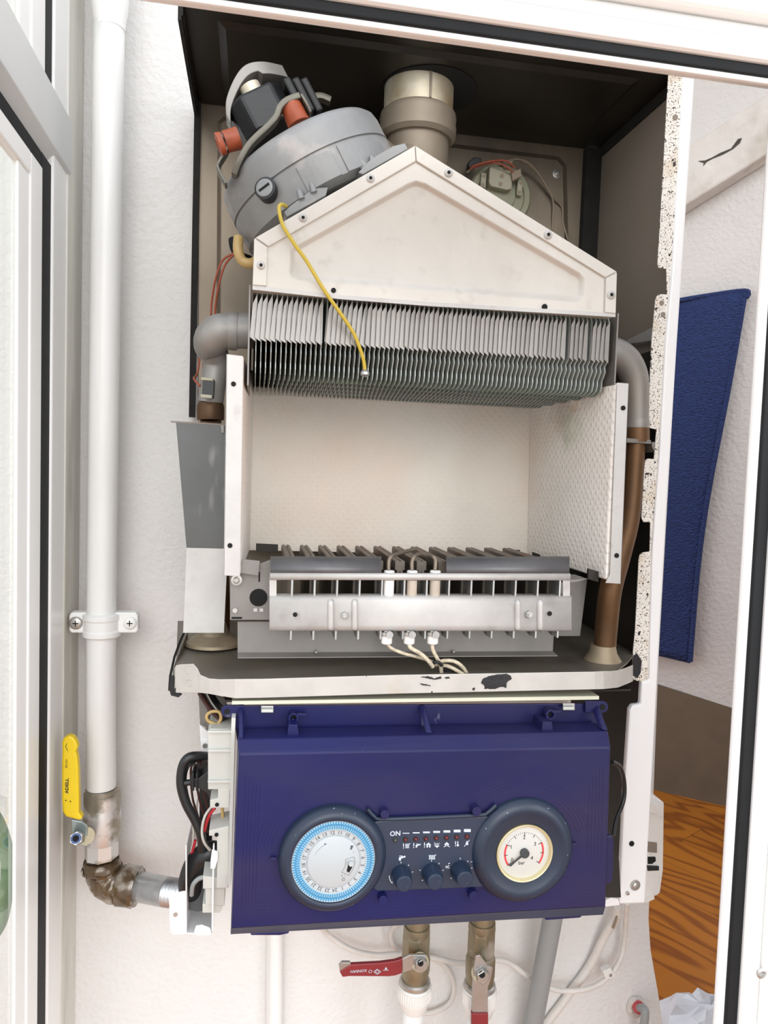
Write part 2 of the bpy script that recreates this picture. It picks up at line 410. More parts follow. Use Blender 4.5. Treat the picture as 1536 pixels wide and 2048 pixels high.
BACK = Vector((0, 1, 0))
class MB:
    def __init__(s):
        s.bm = bmesh.new()
        s.mats = []
        s.cur = 0
    def use(s, key):
        if key not in s.mats:
            s.mats.append(key)
        s.cur = s.mats.index(key)
        return s
    def face(s, vs, sm=False):
        try:
            f = s.bm.faces.new(vs)
            f.material_index = s.cur
            f.smooth = sm
        except ValueError:
            pass
    def v(s, p):
        return s.bm.verts.new(p)
    def prism(s, pts, vec):
        """closed prism: a polygon swept along vec"""
        vec = Vector(vec)
        a = [s.v(p) for p in pts]
        b = [s.v(Vector(p) + vec) for p in pts]
        s.face(a[::-1])
        s.face(b)
        n = len(a)
        for i in range(n):
            s.face([a[i], a[(i + 1) % n], b[(i + 1) % n], b[i]])
        return s
    def plate(s, px, D, t):
        return s.prism([P(x, y, D) for x, y in px], BACK * t)
    def box(s, a, b):
        a, b = Vector(a), Vector(b)
        lo = Vector((min(a.x, b.x), min(a.y, b.y), min(a.z, b.z))); hi = Vector((max(a.x, b.x), max(a.y, b.y), max(a.z, b.z)))
        return s.prism([(lo.x, lo.y, lo.z), (hi.x, lo.y, lo.z), (hi.x, lo.y, hi.z), (lo.x, lo.y, hi.z)], (0, hi.y - lo.y, 0))
    def loft(s, loops, cap=True, sm=False):
        L = [[s.v(p) for p in lp] for lp in loops]
        n = len(L[0])
        for a, b in zip(L, L[1:]):
            for i in range(n):
                s.face([a[i], a[(i + 1) % n], b[(i + 1) % n], b[i]], sm)
        if cap:
            s.face(L[0][::-1]); s.face(L[-1])
        return s
    def strip(s, a, b, vec, sm=False):
        """a bent sheet between two rows of points, thickness vec"""
        vec = Vector(vec)
        loops = [[p, q, Vector(q) + vec, Vector(p) + vec] for p, q in zip(a, b)]
        return s.loft(loops, True, sm)
    def tube(s, pts, r, seg=12, n=6, flat=None, cap=True):
        path = smooth_path(pts, n)
        m = len(path)
        if isinstance(r, (int, float)):
            rr = [r] * m
        else:
            k = len(r) - 1
            rr = []
            for i in range(m):
                u = i / (m - 1) * k
                j = min(int(u), k - 1)
                rr.append(r[j] + (r[j + 1] - r[j]) * (u - j))
        up = None
        loops = []
        for i, p in enumerate(path):
            t = (path[min(i + 1, m - 1)] - path[max(i - 1, 0)])
            if t.length < 1e-9:
                t = Vector((0, 0, 1))
            t.normalize()
            if up is None:
                up = Vector((0, 1, 0)) if abs(t.y) < .9 else Vector((1, 0, 0))
            up = (up - t * up.dot(t)).normalized()
            sd = t.cross(up)
            fx, fy = flat or (1, 1)
            loops.append([p + (up * math.cos(2 * PI * k / seg) * fx + sd * math.sin(2 * PI * k / seg) * fy) * rr[i] for k in range(seg)])
        L = [[s.v(q) for q in lp] for lp in loops]
        for a, b in zip(L, L[1:]):
            for i in range(seg):
                s.face([a[i], b[i], b[(i + 1) % seg], a[(i + 1) % seg]], True)
        if cap:
            s.face([s.v(q) for q in loops[0]]); s.face([s.v(q) for q in loops[-1]][::-1])
        return s
    def lathe(s, o, axis, prof, seg=32, caps=True, sharp=35, start=None):
        """profile [(radius, height)] turned about an axis through o"""
        o = Vector(o); axis = Vector(axis).normalized()
        ref = Vector(start) if start is not None else (Vector((0, 0, 1)) if abs(axis.z) < .9 else Vector((1, 0, 0)))
        u = (ref - axis * ref.dot(axis)).normalized()
        w = axis.cross(u)
        rings = [[o + axis * h + (u * math.cos(2 * PI * k / seg) + w * math.sin(2 * PI * k / seg)) * r for k in range(seg)] for r, h in prof]
        for i in range(len(prof) - 1):
            if i == 0 or True:
                # share the ring only where the profile is nearly straight
                if i > 0:
                    d0 = Vector((prof[i][0] - prof[i - 1][0], prof[i][1] - prof[i - 1][1]))
                    d1 = Vector((prof[i + 1][0] - prof[i][0], prof[i + 1][1] - prof[i][1]))
                    share = d0.length > 0 and d1.length > 0 and math.degrees(d0.angle(d1)) < sharp
                else:
                    share = False
                a = b_prev if share else [s.v(q) for q in rings[i]]
                b = [s.v(q) for q in rings[i + 1]]
                if i == 0:
                    first = a
                for k in range(seg):
                    s.face([a[k], a[(k + 1) % seg], b[(k + 1) % seg], b[k]], seg > 8)
                b_prev = b
        if caps:
            if prof[0][0] > 1e-6:
                s.face([s.v(q) for q in rings[0]][::-1])
            if prof[-1][0] > 1e-6:
                s.face([s.v(q) for q in rings[-1]])
        return s
    def cyl(s, a, b, r, r2=None, seg=16):
        a, b = Vector(a), Vector(b)
        return s.lathe(a, b - a, [(r, 0), (r if r2 is None else r2, (b - a).length)], seg)
    def hexa(s, a, b, r, seg=6, start=None):
        a, b = Vector(a), Vector(b)
        L = (b - a).length
        return s.lathe(a, b - a, [(r * .9, 0), (r, L * .1), (r, L * .9), (r * .9, L)], seg, start=start)
    def ball(s, c, r, seg=12):
        pr = [(max(1e-6, r * math.sin(PI * k / 8)), -r * math.cos(PI * k / 8)) for k in range(9)]
        return s.lathe(c, (0, 0, 1), pr, seg, caps=False, sharp=60)
    def disc(s, px, py, D, rpx, t=.0008, key='hole', seg=16):
        """a round spot lying on a face that looks at the room"""
        k = s.cur
        s.use(key)
        c = P(px, py, D)
        s.cyl(c + BACK * .0001, c - BACK * t, rpx * S(px, py, D), seg=seg)
        s.cur = k
        return s
    def text(s, body, c, h, ang=0.0, axes=(Vector((1, 0, 0)), Vector((0, 0, 1))), bold=0.0, xs=1.0):
        cu = bpy.data.curves.new('lettering', 'FONT')
        cu.body = body
        cu.size = h * 1.4
        cu.align_x = 'CENTER'; cu.align_y = 'CENTER'
        cu.offset = bold
        cu.resolution_u = 2
        o = bpy.data.objects.new('lettering', cu)
        COL.objects.link(o)
        dg = bpy.context.evaluated_depsgraph_get()
        me = bpy.data.meshes.new_from_object(o.evaluated_get(dg))
        X, Y = axes
        ca, sa = math.cos(ang), math.sin(ang)
        vs_ = []
        for v in me.vertices:
            x, y = v.co.x * xs, v.co.y
            x, y = x * ca - y * sa, x * sa + y * ca
            vs_.append(s.v(Vector(c) + X * x + Y * y))
        for p in me.polygons:
            s.face([vs_[i] for i in p.vertices])
        bpy.data.objects.remove(o)
        bpy.data.curves.remove(cu)
        bpy.data.meshes.remove(me)
        return s
    def build(s, name, parent=None, bevel=0.0, kind=None, label=None, fix=True):
        if fix:
            bmesh.ops.recalc_face_normals(s.bm, faces=s.bm.faces)
        me = bpy.data.meshes.new(name)
        s.bm.to_mesh(me)
        s.bm.free()
        for k in s.mats:
            me.materials.append(M[k])
        o = bpy.data.objects.new(name, me)
        COL.objects.link(o)
        if parent is not None:
            o.parent = parent
            par = parent
            mw = Matrix.Identity(4)
            chain = []
            while par is not None:
                chain.append(par); par = par.parent
            for q in reversed(chain):
                mw = mw @ q.matrix_parent_inverse @ q.matrix_basis
            o.matrix_parent_inverse = mw.inverted()
        if bevel:
            b = o.modifiers.new('bevel', 'BEVEL')
            b.width = bevel; b.segments = 2; b.limit_method = 'ANGLE'; b.angle_limit = math.radians(40)
        if kind:
            o['kind'] = kind
        if label:
            o['label'] = label
        return o

def mb(key):
    return MB().use(key)
def thing(name, label, cat, loc, group=None):
    o = bpy.data.objects.new(name, None)
    o.empty_display_size = .02
    COL.objects.link(o)
    o.location = loc
    o['label'] = label; o['category'] = cat
    if group:
        o['group'] = group
    return o
def tag(o, label, cat, group=None):
    o['label'] = label; o['category'] = cat
    if group:
        o['group'] = group
    return o
def rough(px, n=5, amp=1.3, seed=1):
    rnd = random.Random(seed)
    out = []
    for i, a in enumerate(px):
        b = px[(i + 1) % len(px)]
        L_ = math.hypot(b[0] - a[0], b[1] - a[1])
        k_ = max(1, min(n, int(L_ / 3)))
        for k in range(k_):
            u = k / k_
            out.append((a[0] + (b[0] - a[0]) * u + rnd.uniform(-amp, amp), a[1] + (b[1] - a[1]) * u + rnd.uniform(-amp, amp)))
    return out
def circle_px(cx, cy, r, n=24):
    return [(cx + r * math.cos(2 * PI * k / n), cy + r * math.sin(2 * PI * k / n)) for k in range(n)]

# ================================================================== THE SETTING
XP = P(160, 1000, .90).x                              # plane of the glazed side partition
wb = mb('stucco')
edge = [(1383, 60), (1368, 420), (1318, 1300), (1297, 1838), (1301, 1900), (1316, 1985), (1327, 2060)]
pts = [P(x, y, .90) for x, y in edge]
pts = [Vector((pts[0].x, 0, 2.6))] + pts + [Vector((pts[-1].x + .02, 0, 0)), Vector((-1.6, 0, 0)), Vector((-1.6, 0, 2.6))]
wb.prism(pts, (0, .16, 0)).build('wall_back', kind='structure')

FL = [PZ(1305, 1578, 0), PZ(1462, 1614, 0)]
d_ = (FL[1] - FL[0]).normalized()
W0 = FL[0] - d_ * 2.2
W1 = FL[0] + d_ * 2.6
nrm = Vector((d_.y, -d_.x, 0)).normalized()
if nrm.dot(EYE - FL[0]) < 0:
    nrm = -nrm
def PR(px, py, off=0.0):
    """point on the far side wall"""
    r = ray(px, py)
    p0 = FL[0] + nrm * off
    return EYE + r * ((p0 - EYE).dot(nrm) / r.dot(nrm))
up_ = Vector((0, 0, 1))
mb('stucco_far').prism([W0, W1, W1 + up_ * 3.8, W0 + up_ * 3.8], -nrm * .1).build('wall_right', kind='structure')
tb0, tb1 = PR(1310, 1367, .006), PR(1478, 1421, .006)
dd = (tb1 - tb0) / (tb1 - tb0).dot(d_)
q0 = tb0 - dd * 1.2; q1 = tb1 + dd * 1.2
mb('tanpaint').prism([Vector((q0.x, q0.y, 0)), Vector((q1.x, q1.y, 0)), q1, q0], -nrm * .0055).build('baseboard_right', kind='structure')
mb('wood').box((-2.0, -1.8, -.05), (4.2, 4.0, 0)).build('floor', kind='structure')
mb('ceilwhite').box((-.6, .16, 3.8), (4.2, 4.0, 3.88)).build('ceiling', kind='structure')

# side partition of glass on the left
def bandD(px):
    return P(160, 1000, .90).x / ((P(px, 1000, 1.0).x)) * 1.0
def band(m, pxa, pxb, z0, z1, dx0, dx1):
    """upright bar on the partition, seen between two pixel columns"""
    ya = EYE.y + bandD(pxa); yb = EYE.y + bandD(pxb)
    m.box((XP + dx0, ya, z0), (XP + dx1, yb, z1))
zt_hi = P(134, 243, bandD(134)).z
zt_mid = P(133, 345, bandD(133)).z
zt_lo = P(131, 370, bandD(131)).z
win = bpy.data.objects.new('window_1', None); COL.objects.link(win); win.location = (XP, -.4, 0); win['kind'] = 'structure'
yA = EYE.y + bandD(-90)
m = mb('frame_side'); band(m, 131, 160, 0, 2.6, -.05, 0)
m.build('frame_side', win, .002)
m = mb('frame_white'); band(m, 106, 133, 0, 2.6, -.014, -.0015)
m.build('frame_stile', win, .002)
m = mb('black_rubber'); band(m, 88, 106.5, 0, zt_lo, -.014, -.004); band(m, 88, 106.5, zt_hi, 2.6, -.014, -.004)
m.build('gasket', win)
zg = zt_lo - .014
m = mb('frame_white'); band(m, 66, 88.5, 0, zg, -.0075, -.003); band(m, 66, 92, zt_hi, 2.6, -.0075, -.003)
m.build('glazing_bead', win, .002)
m = mb('frame_white'); band(m, 45, 66, 0, zg - .02, -.0075, -.0045); band(m, 45, 66, zt_hi, 2.6, -.0075, -.0045)
m.build('glazing_bead', win, .002)
yT = EYE.y + bandD(134)
m = mb('frame_grey').prism([(XP + .002, yT, zt_hi), (XP + .002, yT, zt_mid), (XP - .012, yT, zt_lo), (XP - .02, yT, zt_lo), (XP - .02, yT, zt_hi)], (0, yA - yT, 0))
m.build('transom', win, .001)
zg = zt_lo - .014
m = mb('black_rubber'); m.box((XP - .014, EYE.y + bandD(106), zt_lo), (XP - .0043, yA, zg)); m.build('gasket', win)
m = mb('frame_white'); m.box((XP - .012, EYE.y + bandD(66), zg), (XP - .003, yA, zg - .02)); m.build('glazing_bead', win, .002)
m = mb('glass'); m.box((XP - .0095, EYE.y + bandD(66), .02), (XP - .0078, yA, zg)); m.build('window_pane', win)
m = mb('glass'); m.box((XP - .0095, EYE.y + bandD(66), zt_hi), (XP - .0078, yA, 2.6)); m.build('window_pane', win)

# casement frame the boiler is seen through
DF = .40
w2 = bpy.data.objects.new('window_2', None); COL.objects.link(w2); w2.location = P(1480, 2000, DF); w2['kind'] = 'structure'
def topband(name, key, off0, off1, D, t, bev=.001):
    """rail across the top; offsets measured from the lower edge at the left, going up"""
    zl = P(430, 9, DF).z
    s = S(900, 60, DF)
    x0 = P(250, 0, DF).x; x1 = P(1750, 130, DF).x
    y = EYE.y + D
    return mb(key).box((x0, y, zl + off0 * s), (x1, y + t, zl + off1 * s)).build(name, w2, bev)
topband('sash_lip', 'frame_white', 0, 11, DF, .003, .0006)
topband('gasket', 'black_rubber', 10.5, 33, DF - .002, .004, .001)
topband('sash_rail', 'frame_white', 33, 76, DF - .006, .03, .003)
topband('sash_step', 'frame_grey', 76, 108, DF - .004, .03, .003)
topband('frame_head', 'frame_white', 108, 330, DF - .012, .05, .003)
def sideband(name, key, xa, xb, D, t, bev=.001):
    """upright; pixel columns given at y = 1800"""
    za, zb = P(1480, 2300, DF).z, P(430, 9, DF).z
    y = EYE.y + D
    return mb(key).box((P(xa, 1800, DF).x, y, za), (P(xb, 1800, DF).x, y + t, zb)).build(name, w2, bev)
sideband('sash_lip', 'frame_white', 1447, 1463, DF, .003, .0006)
sideband('gasket', 'black_rubber', 1462.5, 1486, DF - .002, .004, .001)
sideband('sash_stile', 'frame_white', 1486, 1519, DF - .006, .03, .003)
sideband('sash_step', 'frame_white', 1519, 1556, DF - .010, .03, .003)
m = mb('stucco')
m.box((P(1950, 1800, DF).x, EYE.y + DF - .02, 0), (P(1950, 1800, DF).x + 2.2, EYE.y + DF + .12, 2.6))
m.build('shading_wall', kind='structure')  # unseen wall piece, added to shade the far room
m = mb('chrome')
c = P(1522, 1946, DF - .0105)
m.lathe(c, (0, -1, 0), [(.0034, 0), (.0034, .0006), (.002, .0012), (.0016, .0002)], 16)
m.build('frame_screw', w2)

# ================================================================== THE BOILER
B = thing('wall_boiler', 'open wall-hung boiler with bare combustion chamber and navy control panel', 'boiler', P(830, 1860, .70))
DFL = .70; DBK = .885
# ---- casing
cb = mb('galv_back')
cb.plate([(396, 200), (1172, 291), (1176, 1330), (395, 1330)], DBK, .003)
def raised(m, px, D, h, inset=9):
    """pressed field: outline px, standing h proud of the sheet"""
    cx = sum(p[0] for p in px) / len(px); cy = sum(p[1] for p in px) / len(px)
    inn = []
    n = len(px)
    for i in range(n):
        a = Vector(px[i - 1]); b = Vector(px[i]); c = Vector(px[(i + 1) % n])
        e1 = (b - a).normalized(); e2 = (c - b).normalized()
        n1 = Vector((-e1.y, e1.x)); n2 = Vector((-e2.y, e2.x))
        k = (n1 + n2).normalized()
        k = k / max(.35, k.dot(n1))
        if (Vector((cx, cy)) - b).dot(k) < 0:
            k = -k
        inn.append(b + k * inset)
    m.loft([[P(x, y, D + .0005) for x, y in px], [P(x, y, D - h) for x, y in inn]], True)
raised(cb, [(446, 232), (1118, 312), (1134, 330), (1142, 660), (1142, 1200), (440, 1200), (432, 660), (434, 244)], DBK, .005)
cb.build('casing_back', B, .001)
XR = P(1344, 560, DFL).x                    # inner face of the right side
ZT = P(1170, 298, DBK).z                    # underside of the top
XL = P(395, 210, DBK).x
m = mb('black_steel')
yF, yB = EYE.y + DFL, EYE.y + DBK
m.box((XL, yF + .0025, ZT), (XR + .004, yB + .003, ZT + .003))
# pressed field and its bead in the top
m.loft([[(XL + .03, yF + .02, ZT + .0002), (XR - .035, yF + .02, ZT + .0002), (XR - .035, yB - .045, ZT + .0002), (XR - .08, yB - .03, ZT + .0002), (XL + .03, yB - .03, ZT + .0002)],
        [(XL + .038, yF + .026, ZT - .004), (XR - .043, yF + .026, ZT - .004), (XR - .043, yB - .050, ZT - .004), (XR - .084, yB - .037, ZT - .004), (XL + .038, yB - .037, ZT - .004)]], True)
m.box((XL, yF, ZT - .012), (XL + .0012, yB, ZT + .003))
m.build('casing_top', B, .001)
m = mb('black_felt')
m.box((XL - .003, yF, ZT - .016), (XL, yB, ZT + .004))
m.build('foam_seal', B); m = mb('black_felt')
m.box((XL - .003, yB - .006, P(390, 835, DBK).z), (XL + .004, yB, ZT))
m.build('foam_seal', B); m = mb('black_felt')
m.box((XR - .021, yB - .010, P(1165, 1300, DBK).z), (XR + .001, yB - .0005, ZT - .002))
m.build('foam_seal', B); m = mb('black_felt')
m.box((XR - .003, yF + .004, ZT - .012), (XR, yB, ZT - .0005))
m.build('foam_seal', B)
zb_side = P(1255, 1809, DFL).z
m = mb('casing_in'); m.box((XR, yF + .0025, zb_side), (XR + .002, yB, ZT + .003))
m.build('side_panel', B)
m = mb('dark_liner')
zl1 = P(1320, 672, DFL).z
m.box((XR - .0015, yF + .012, zb_side + .01), (XR + .0001, yB, zl1 - .01))  # black liner, carried on down to paint the shaded lower interior
m.build('side_liner_shade', B)
m = mb('galv')      # bent foil flap above the liner
m.prism([P(1234, 692, .80), P(1313, 652, .71), P(1314, 680, .71), P(1240, 700, .80)], (-.0008, 0, .0004))
m.build('foil_flap', B)
fl = [(1339, 120), (1334, 205), (1328.5, 308), (1321, 439), (1315.4, 527), (1317, 535), (1333, 538), (1334.4, 589), (1321, 588), (1314, 592), (1311, 600), (1303.7, 680), (1295.4, 845), (1299.6, 856),
      (1313.3, 859), (1308, 918), (1296, 917), (1291, 920), (1289, 929), (1283, 1036), (1287, 1044), (1301, 1045), (1299.6, 1103), (1286, 1105), (1280, 1109), (1277.6, 1119), (1270.6, 1260), (1266.5, 1301),
      (1264, 1351), (1268.5, 1361), (1283, 1363), (1299, 1363), (1300, 1301), (1305, 1094), (1318, 928), (1332, 680), (1346, 527), (1353, 410), (1370, 140), (1371, 120)]
m = mb('rust_enamel').plate(fl, DFL, .0015)
for x, y, r in ((1350, 235, 5), (1323, 606, 4.5), (1326, 629, 4.5)):
    m.disc(x, y, DFL, r, key='casing_in')
m.disc(1366, 147, DFL, 5.5)
m.use('tarpatch').plate([(1267, 1312), (1274, 1306), (1284, 1322), (1282, 1345), (1275, 1357), (1267, 1352), (1265, 1335)], DFL - .0008, .001)
m.build('side_flange', B, .0004, label='rust-speckled white flange with notches')
out = [(1370, 120), (1353, 410), (1346, 527), (1332, 680), (1318, 928), (1305, 1094), (1300, 1301), (1299, 1361), (1284, 1364), (1281.5, 1409), (1266, 1410), (1260, 1420), (1251, 1555), (1239, 1809), (1290.6, 1807.5), (1318.7, 1300), (1334.8, 1011), (1355.5, 680), (1364, 557), (1385, 240), (1393, 120)]
m = mb('white_enamel').plate(out, DFL - .003, .008)
m.disc(1263, 1687, DFL - .003, 5)
m.build('side_edge', B, .0022, label='clean white outer edge of the casing')
def screw(m, px, py, D, rpx, cross=False, washer=True):
    s = S(px, py, D); c = P(px, py, D)
    m.use('screw')
    if washer:
        m.lathe(c, (0, -1, 0), [(rpx * s, 0), (rpx * s, .0008), (rpx * .7 * s, .0010)], 20)
    m.lathe(c - BACK * .0008, (0, -1, 0), [(rpx * .62 * s, 0), (rpx * .6 * s, .0015), (rpx * .38 * s, .0024), (rpx * .25 * s, .0024), (rpx * .2 * s, .0012)], 20)
m = MB(); screw(m, 1270, 1770, DFL - .003, 10); screw(m, 1254, 1785, DFL - .003, 5.5, washer=False)
m.build('flange_bolt', B)

# ---- flue
fc = P(838, 180, .785)
sF = S(838, 200, .80)
m = mb('hole'); m.cyl(Vector((fc.x + 22 * sF, fc.y + .004, ZT - .0042)), Vector((fc.x + 22 * sF, fc.y + .004, ZT - .0052)), 92 * sF, seg=40)
m.build('flue_opening', B)
FLU = mb('flue_light')
z1 = P(838, 208, .80 - .036).z
FLU.lathe((fc.x, fc.y, z1 - .004), (0, 0, 1), [(65 * sF, 0), (66 * sF, .002), (66 * sF, ZT - z1 + .003)], 40)
FLU.use('flue').prism([(fc.x + 6 * sF, fc.y - 67.5 * sF, z1), (fc.x + 10 * sF, fc.y - 67.3 * sF, z1), (fc.x + 10 * sF, fc.y - 67.3 * sF, ZT), (fc.x + 5 * sF, fc.y - 67.5 * sF, ZT)], (0, .004, 0))
flue = FLU.build('flue_collar', B, label='pale stained flue collar')
m = mb('flue')
z2 = P(838, 255, .80 - .04).z
m.lathe((fc.x, fc.y, z2), (0, 0, 1), [(66 * sF, -.004), (73 * sF, .0), (74 * sF, (z1 - z2) * .3), (72 * sF, (z1 - z2) * .55), (73.5 * sF, (z1 - z2) * .7), (72 * sF, z1 - z2 - .003), (66 * sF, z1 - z2)], 40)
m.tube([(fc.x, fc.y, z2 + .003), (fc.x, fc.y, z2 - .02), (fc.x - .006, fc.y - .002, z2 - .036), (fc.x - .028, fc.y - .008, z2 - .058), P(735, 335, .775), P(690, 350, .76)], [.0335, .0335, .0335, .0335, .033, .031], 28, 7)
m.build('flue_elbow', B, label='brownish cast elbow')
m = mb('strap')
for x in (768, 941):
    top = P(x, 140, .83); bot = P(x, 188, .83)
    m.cyl(Vector((top.x, top.y, ZT)), bot, .002, seg=10)
m.build('flue_screw', B)

# ---- fan
c0 = P(640, 405, .735); c1 = P(592, 312, .735)
ax = c1 - c0; ax.y = 0; ax.normalize()
us = Vector((ax.z, 0, -ax.x))                # along the hood's slope, to the right
R_ = 171 * S(640, 405, .735)
fan = mb('alu_cast')
H = .060
fan.lathe(c0, ax, [(R_ * .90, -.014), (R_ * .995, -.010), (R_, 0), (R_, .0155), (R_ * .985, .016), (R_ * .985, .0170), (R_ * 1.005, .0175), (R_ * 1.0, .021), (R_, .035), (R_ * .985, .0415), (R_ * .945, .0455), (R_ * .87, .0475), (R_ * .5, .049), (R_ * .3, .051)], 64, sharp=50)
fan = fan.build('fan_housing', B, label='grey cast-aluminium fan drum')
def onfan(ang, h, r=R_):
    """ang measured from the camera side (-y), turning towards the right"""
    return c0 + ax * h + (Vector((0, -1, 0)) * math.cos(ang) + us * math.sin(ang)) * r
m = mb('alu_cast')
for a0, a1, hh in ((-.30, .10, .013), (.18, .62, .014)):       # raised fields on the lower half
    K = 6
    lo = [onfan(a0 + (a1 - a0) * k / K, -.010, R_ * 1.012) for k in range(K + 1)]
    hi = [onfan(a0 + (a1 - a0) * k / K, hh, R_ * 1.012) for k in range(K + 1)]
    m.strip(lo, hi, (0, .006, 0))
m.build('housing_field', fan, .0005)
m = mb('alu_cast')                                               # bolting foot along the hood's slope
def foot(px):
    return [P(x, y, .652) for x, y in px]
m.prism(foot([(568, 424), (574, 434), (652, 391), (656, 374), (628, 376), (604, 394), (580, 412)]), (0, .05, 0))
foot2 = m; m = mb('alu_cast')
m.prism(foot([(716, 345), (726, 349), (816, 298), (810, 286), (786, 292), (758, 308), (738, 322)]), (0, .05, 0))
for x, y in ((600, 388), (625, 375)):
    b_ = P(x + 3, y + 10, .652); t_ = P(x - 3, y - 10, .652)
    foot2.lathe(b_, t_ - b_, [(.0032, 0), (.0028, .006), (.0012, (t_ - b_).length)], 12)
for x, y in ((728, 326), (748, 318)):
    m.prism([P(x - 8, y + 12, .655), P(x - 8, y - 10, .655), P(x + 14, y + 6, .655)], (0, .004, 0))
foot2.build('mounting_foot', fan, .0006)
m.build('mounting_foot', fan, .0006)
c = onfan(-.62, .0265, R_ * .97)
c = P(535, 382, .668)
dirs = (Vector((-.45, -1, .05))).normalized()
m = mb('black_plastic').lathe(c, dirs, [(.0098, -.004), (.0098, .0062), (.0078, .0066)], 28)
m.use('alu_cast').lathe(c, dirs, [(.0078, .0), (.0078, .0072), (.006, .0076)], 28)
sl = us
mc = c + dirs * .0077
pv = dirs.cross(sl).normalized(); sl = pv.cross(dirs).normalized()
m.use('hole').prism([mc + sl * .0055 + pv * .0010, mc - sl * .0055 + pv * .0010, mc - sl * .0055 - pv * .0010, mc + sl * .0055 - pv * .0010], dirs * .0004)
m.build('slotted_plug', fan)
# motor on top
mc0 = c0 + ax * .072
def axp(h, du=0.0, dv=0.0):
    return c0 + ax * (h - .015) + us * (du - .013) + Vector((0, 1, 0)) * dv
mo = MB().use('motor')
w_, dpt = .027, .030
lo = [axp(.088, -w_, -dpt * .55), axp(.088, -w_ * .6, -dpt), axp(.088, w_ * .6, -dpt), axp(.088, w_, -dpt * .55), axp(.088, w_, dpt), axp(.088, -w_, dpt)]
mo.prism(lo, ax * .036)
motor = mo.build('fan_motor', B, .003)
m = mb('coil')
for k in range(3):
    base = [axp(.090, w_ + .003 + k * .010, -dpt * .75 + k * .008), axp(.090, w_ + .0105 + k * .010, -dpt * .75 + k * .008), axp(.090, w_ + .0105 + k * .010, dpt), axp(.090, w_ + .003 + k * .010, dpt)]
    m.prism(base, ax * .034)
m.build('motor_coil', motor, .002)
m = mb('alu_pipe')      # upper bearing bridge
arch = [axp(.118, -w_ * 1.22, -dpt * .6), axp(.130, -w_ * .95, -dpt * .65), axp(.143, -w_ * .35, -dpt * .7), axp(.149, w_ * .2, -dpt * .7), axp(.147, w_ * .8, -dpt * .6), axp(.142, w_ * 1.5, -dpt * .2)]
arch = smooth_path(arch, 6)
lows = [p - ax * (.009 if i < len(arch) * .7 else .012) for i, p in enumerate(arch)]
m.strip(arch, lows, (0, .022, 0))
m.lathe(axp(.124), ax, [(.012, 0), (.012, .006), (.008, .008)], 24)
m.build('bearing_bridge', motor, .0015)
m = mb('flue_light').cyl(axp(.123, 0, -dpt * .5), axp(.133, 0, -dpt * .5), .010, seg=20)
m.build('bearing_cup', motor)
def flatbar(m, px, D, hw, depth, n=7):
    """flat steel strap running through pixels at distance D"""
    path = smooth_path([P(x, y, d) for x, y, d in px], n)
    a, b = [], []
    for i, p in enumerate(path):
        t = path[min(i + 1, len(path) - 1)] - path[max(i - 1, 0)]
        t.y = 0; t.normalize()
        q = Vector((-t.z, 0, t.x)) * hw
        a.append(p + q); b.append(p - q)
    m.strip(a, b, (0, depth, 0), True)
m = mb('strap')
flatbar(m, [(468, 348, .68), (478, 322, .676), (500, 285, .674), (538, 248, .672), (553, 230, .672), (560, 212, .672), (575, 198, .672), (600, 189, .672)], .67, .0026, .012)
flatbar(m, [(602, 187, .672), (613, 205, .672), (622, 224, .674)], .67, .0012, .012)
m.build('mounting_strap', motor, .0006)
m = mb('strap')
flatbar(m, [(432, 268, .69), (447, 272, .69), (455, 292, .69), (438, 322, .69), (436, 335, .69), (452, 366, .685)], .69, .0012, .014)
m.build('mounting_strap', motor, .0004)
m = mb('strap')
flatbar(m, [(612, 196, .76), (640, 190, .76), (662, 198, .76)], .76, .003, .01)
m.build('mounting_strap', motor, .0004)
m = mb('orange')
a_, b_ = P(598, 248, .682), P(579, 206, .682)
m.lathe(a_, b_ - a_, [(.0102, 0), (.0106, .001), (.0098, (b_ - a_).length)], 24)
m.build('rubber_mount', motor)
m = mb('orange')
a_, b_ = P(478, 276, .695), P(450, 284, .695)
m.lathe(a_, b_ - a_, [(.0098, 0), (.0095, (b_ - a_).length)], 24)
a_, b_ = P(447, 286, .690), P(434, 290, .690)
m.lathe(a_, b_ - a_, [(.0095, 0), (.0102, (b_ - a_).length * .8), (.0045, (b_ - a_).length), (.004, (b_ - a_).length * .4)], 24)
m.build('rubber_mount', motor)
# leads and hose below the drum
m = mb('black_rubber').tube([P(500, 520, .74), P(480, 512, .735), P(469, 496, .735), P(466, 480, .74)], .0045, 12)
m.build('cable_grommet', fan)
m = mb('cream_hose').tube([P(477, 476, .72), P(476, 500, .715), P(484, 521, .715), P(500, 527, .715), P(515, 520, .72)], .0048, 14)
m.build('amber_hose', B)
for k, pth in enumerate(([(470, 506, .73), (446, 520, .735), (432, 555, .74), (424, 600, .75), (420, 640, .755), (404, 690, .76), (395, 745, .755), (388, 757, .73), (400, 772, .72)],
                         [(468, 509, .73), (450, 530, .735), (438, 568, .74), (431, 612, .75), (428, 650, .755), (412, 690, .755), (406, 730, .735), (411, 764, .72)])):
    mb('red_wire').tube([P(*p) for p in pth], .0011, 8).build('red_wire', B)
m = mb('yellow_wire').tube([P(572, 413, .655), P(563, 409, .645), P(558, 418, .640), P(566, 451, .634), P(590, 490, .633), P(613, 522, .633), P(648, 580, .634), P(684, 631, .640), P(707, 666, .645), P(718, 692, .648), P(727, 720, .652), P(730, 744, .655)], .00165, 10)
m.use('chrome').lathe(P(730, 742, .655), (0, 0, -1), [(.0024, -.001), (.0042, .001), (.0042, .0035), (.0025, .005)], 14)
m.build('yellow_wire', B)

# ---- hood
DH = .64
hood = [(506, 578), (508, 478), (830, 292), (1233, 544), (1231, 632)]
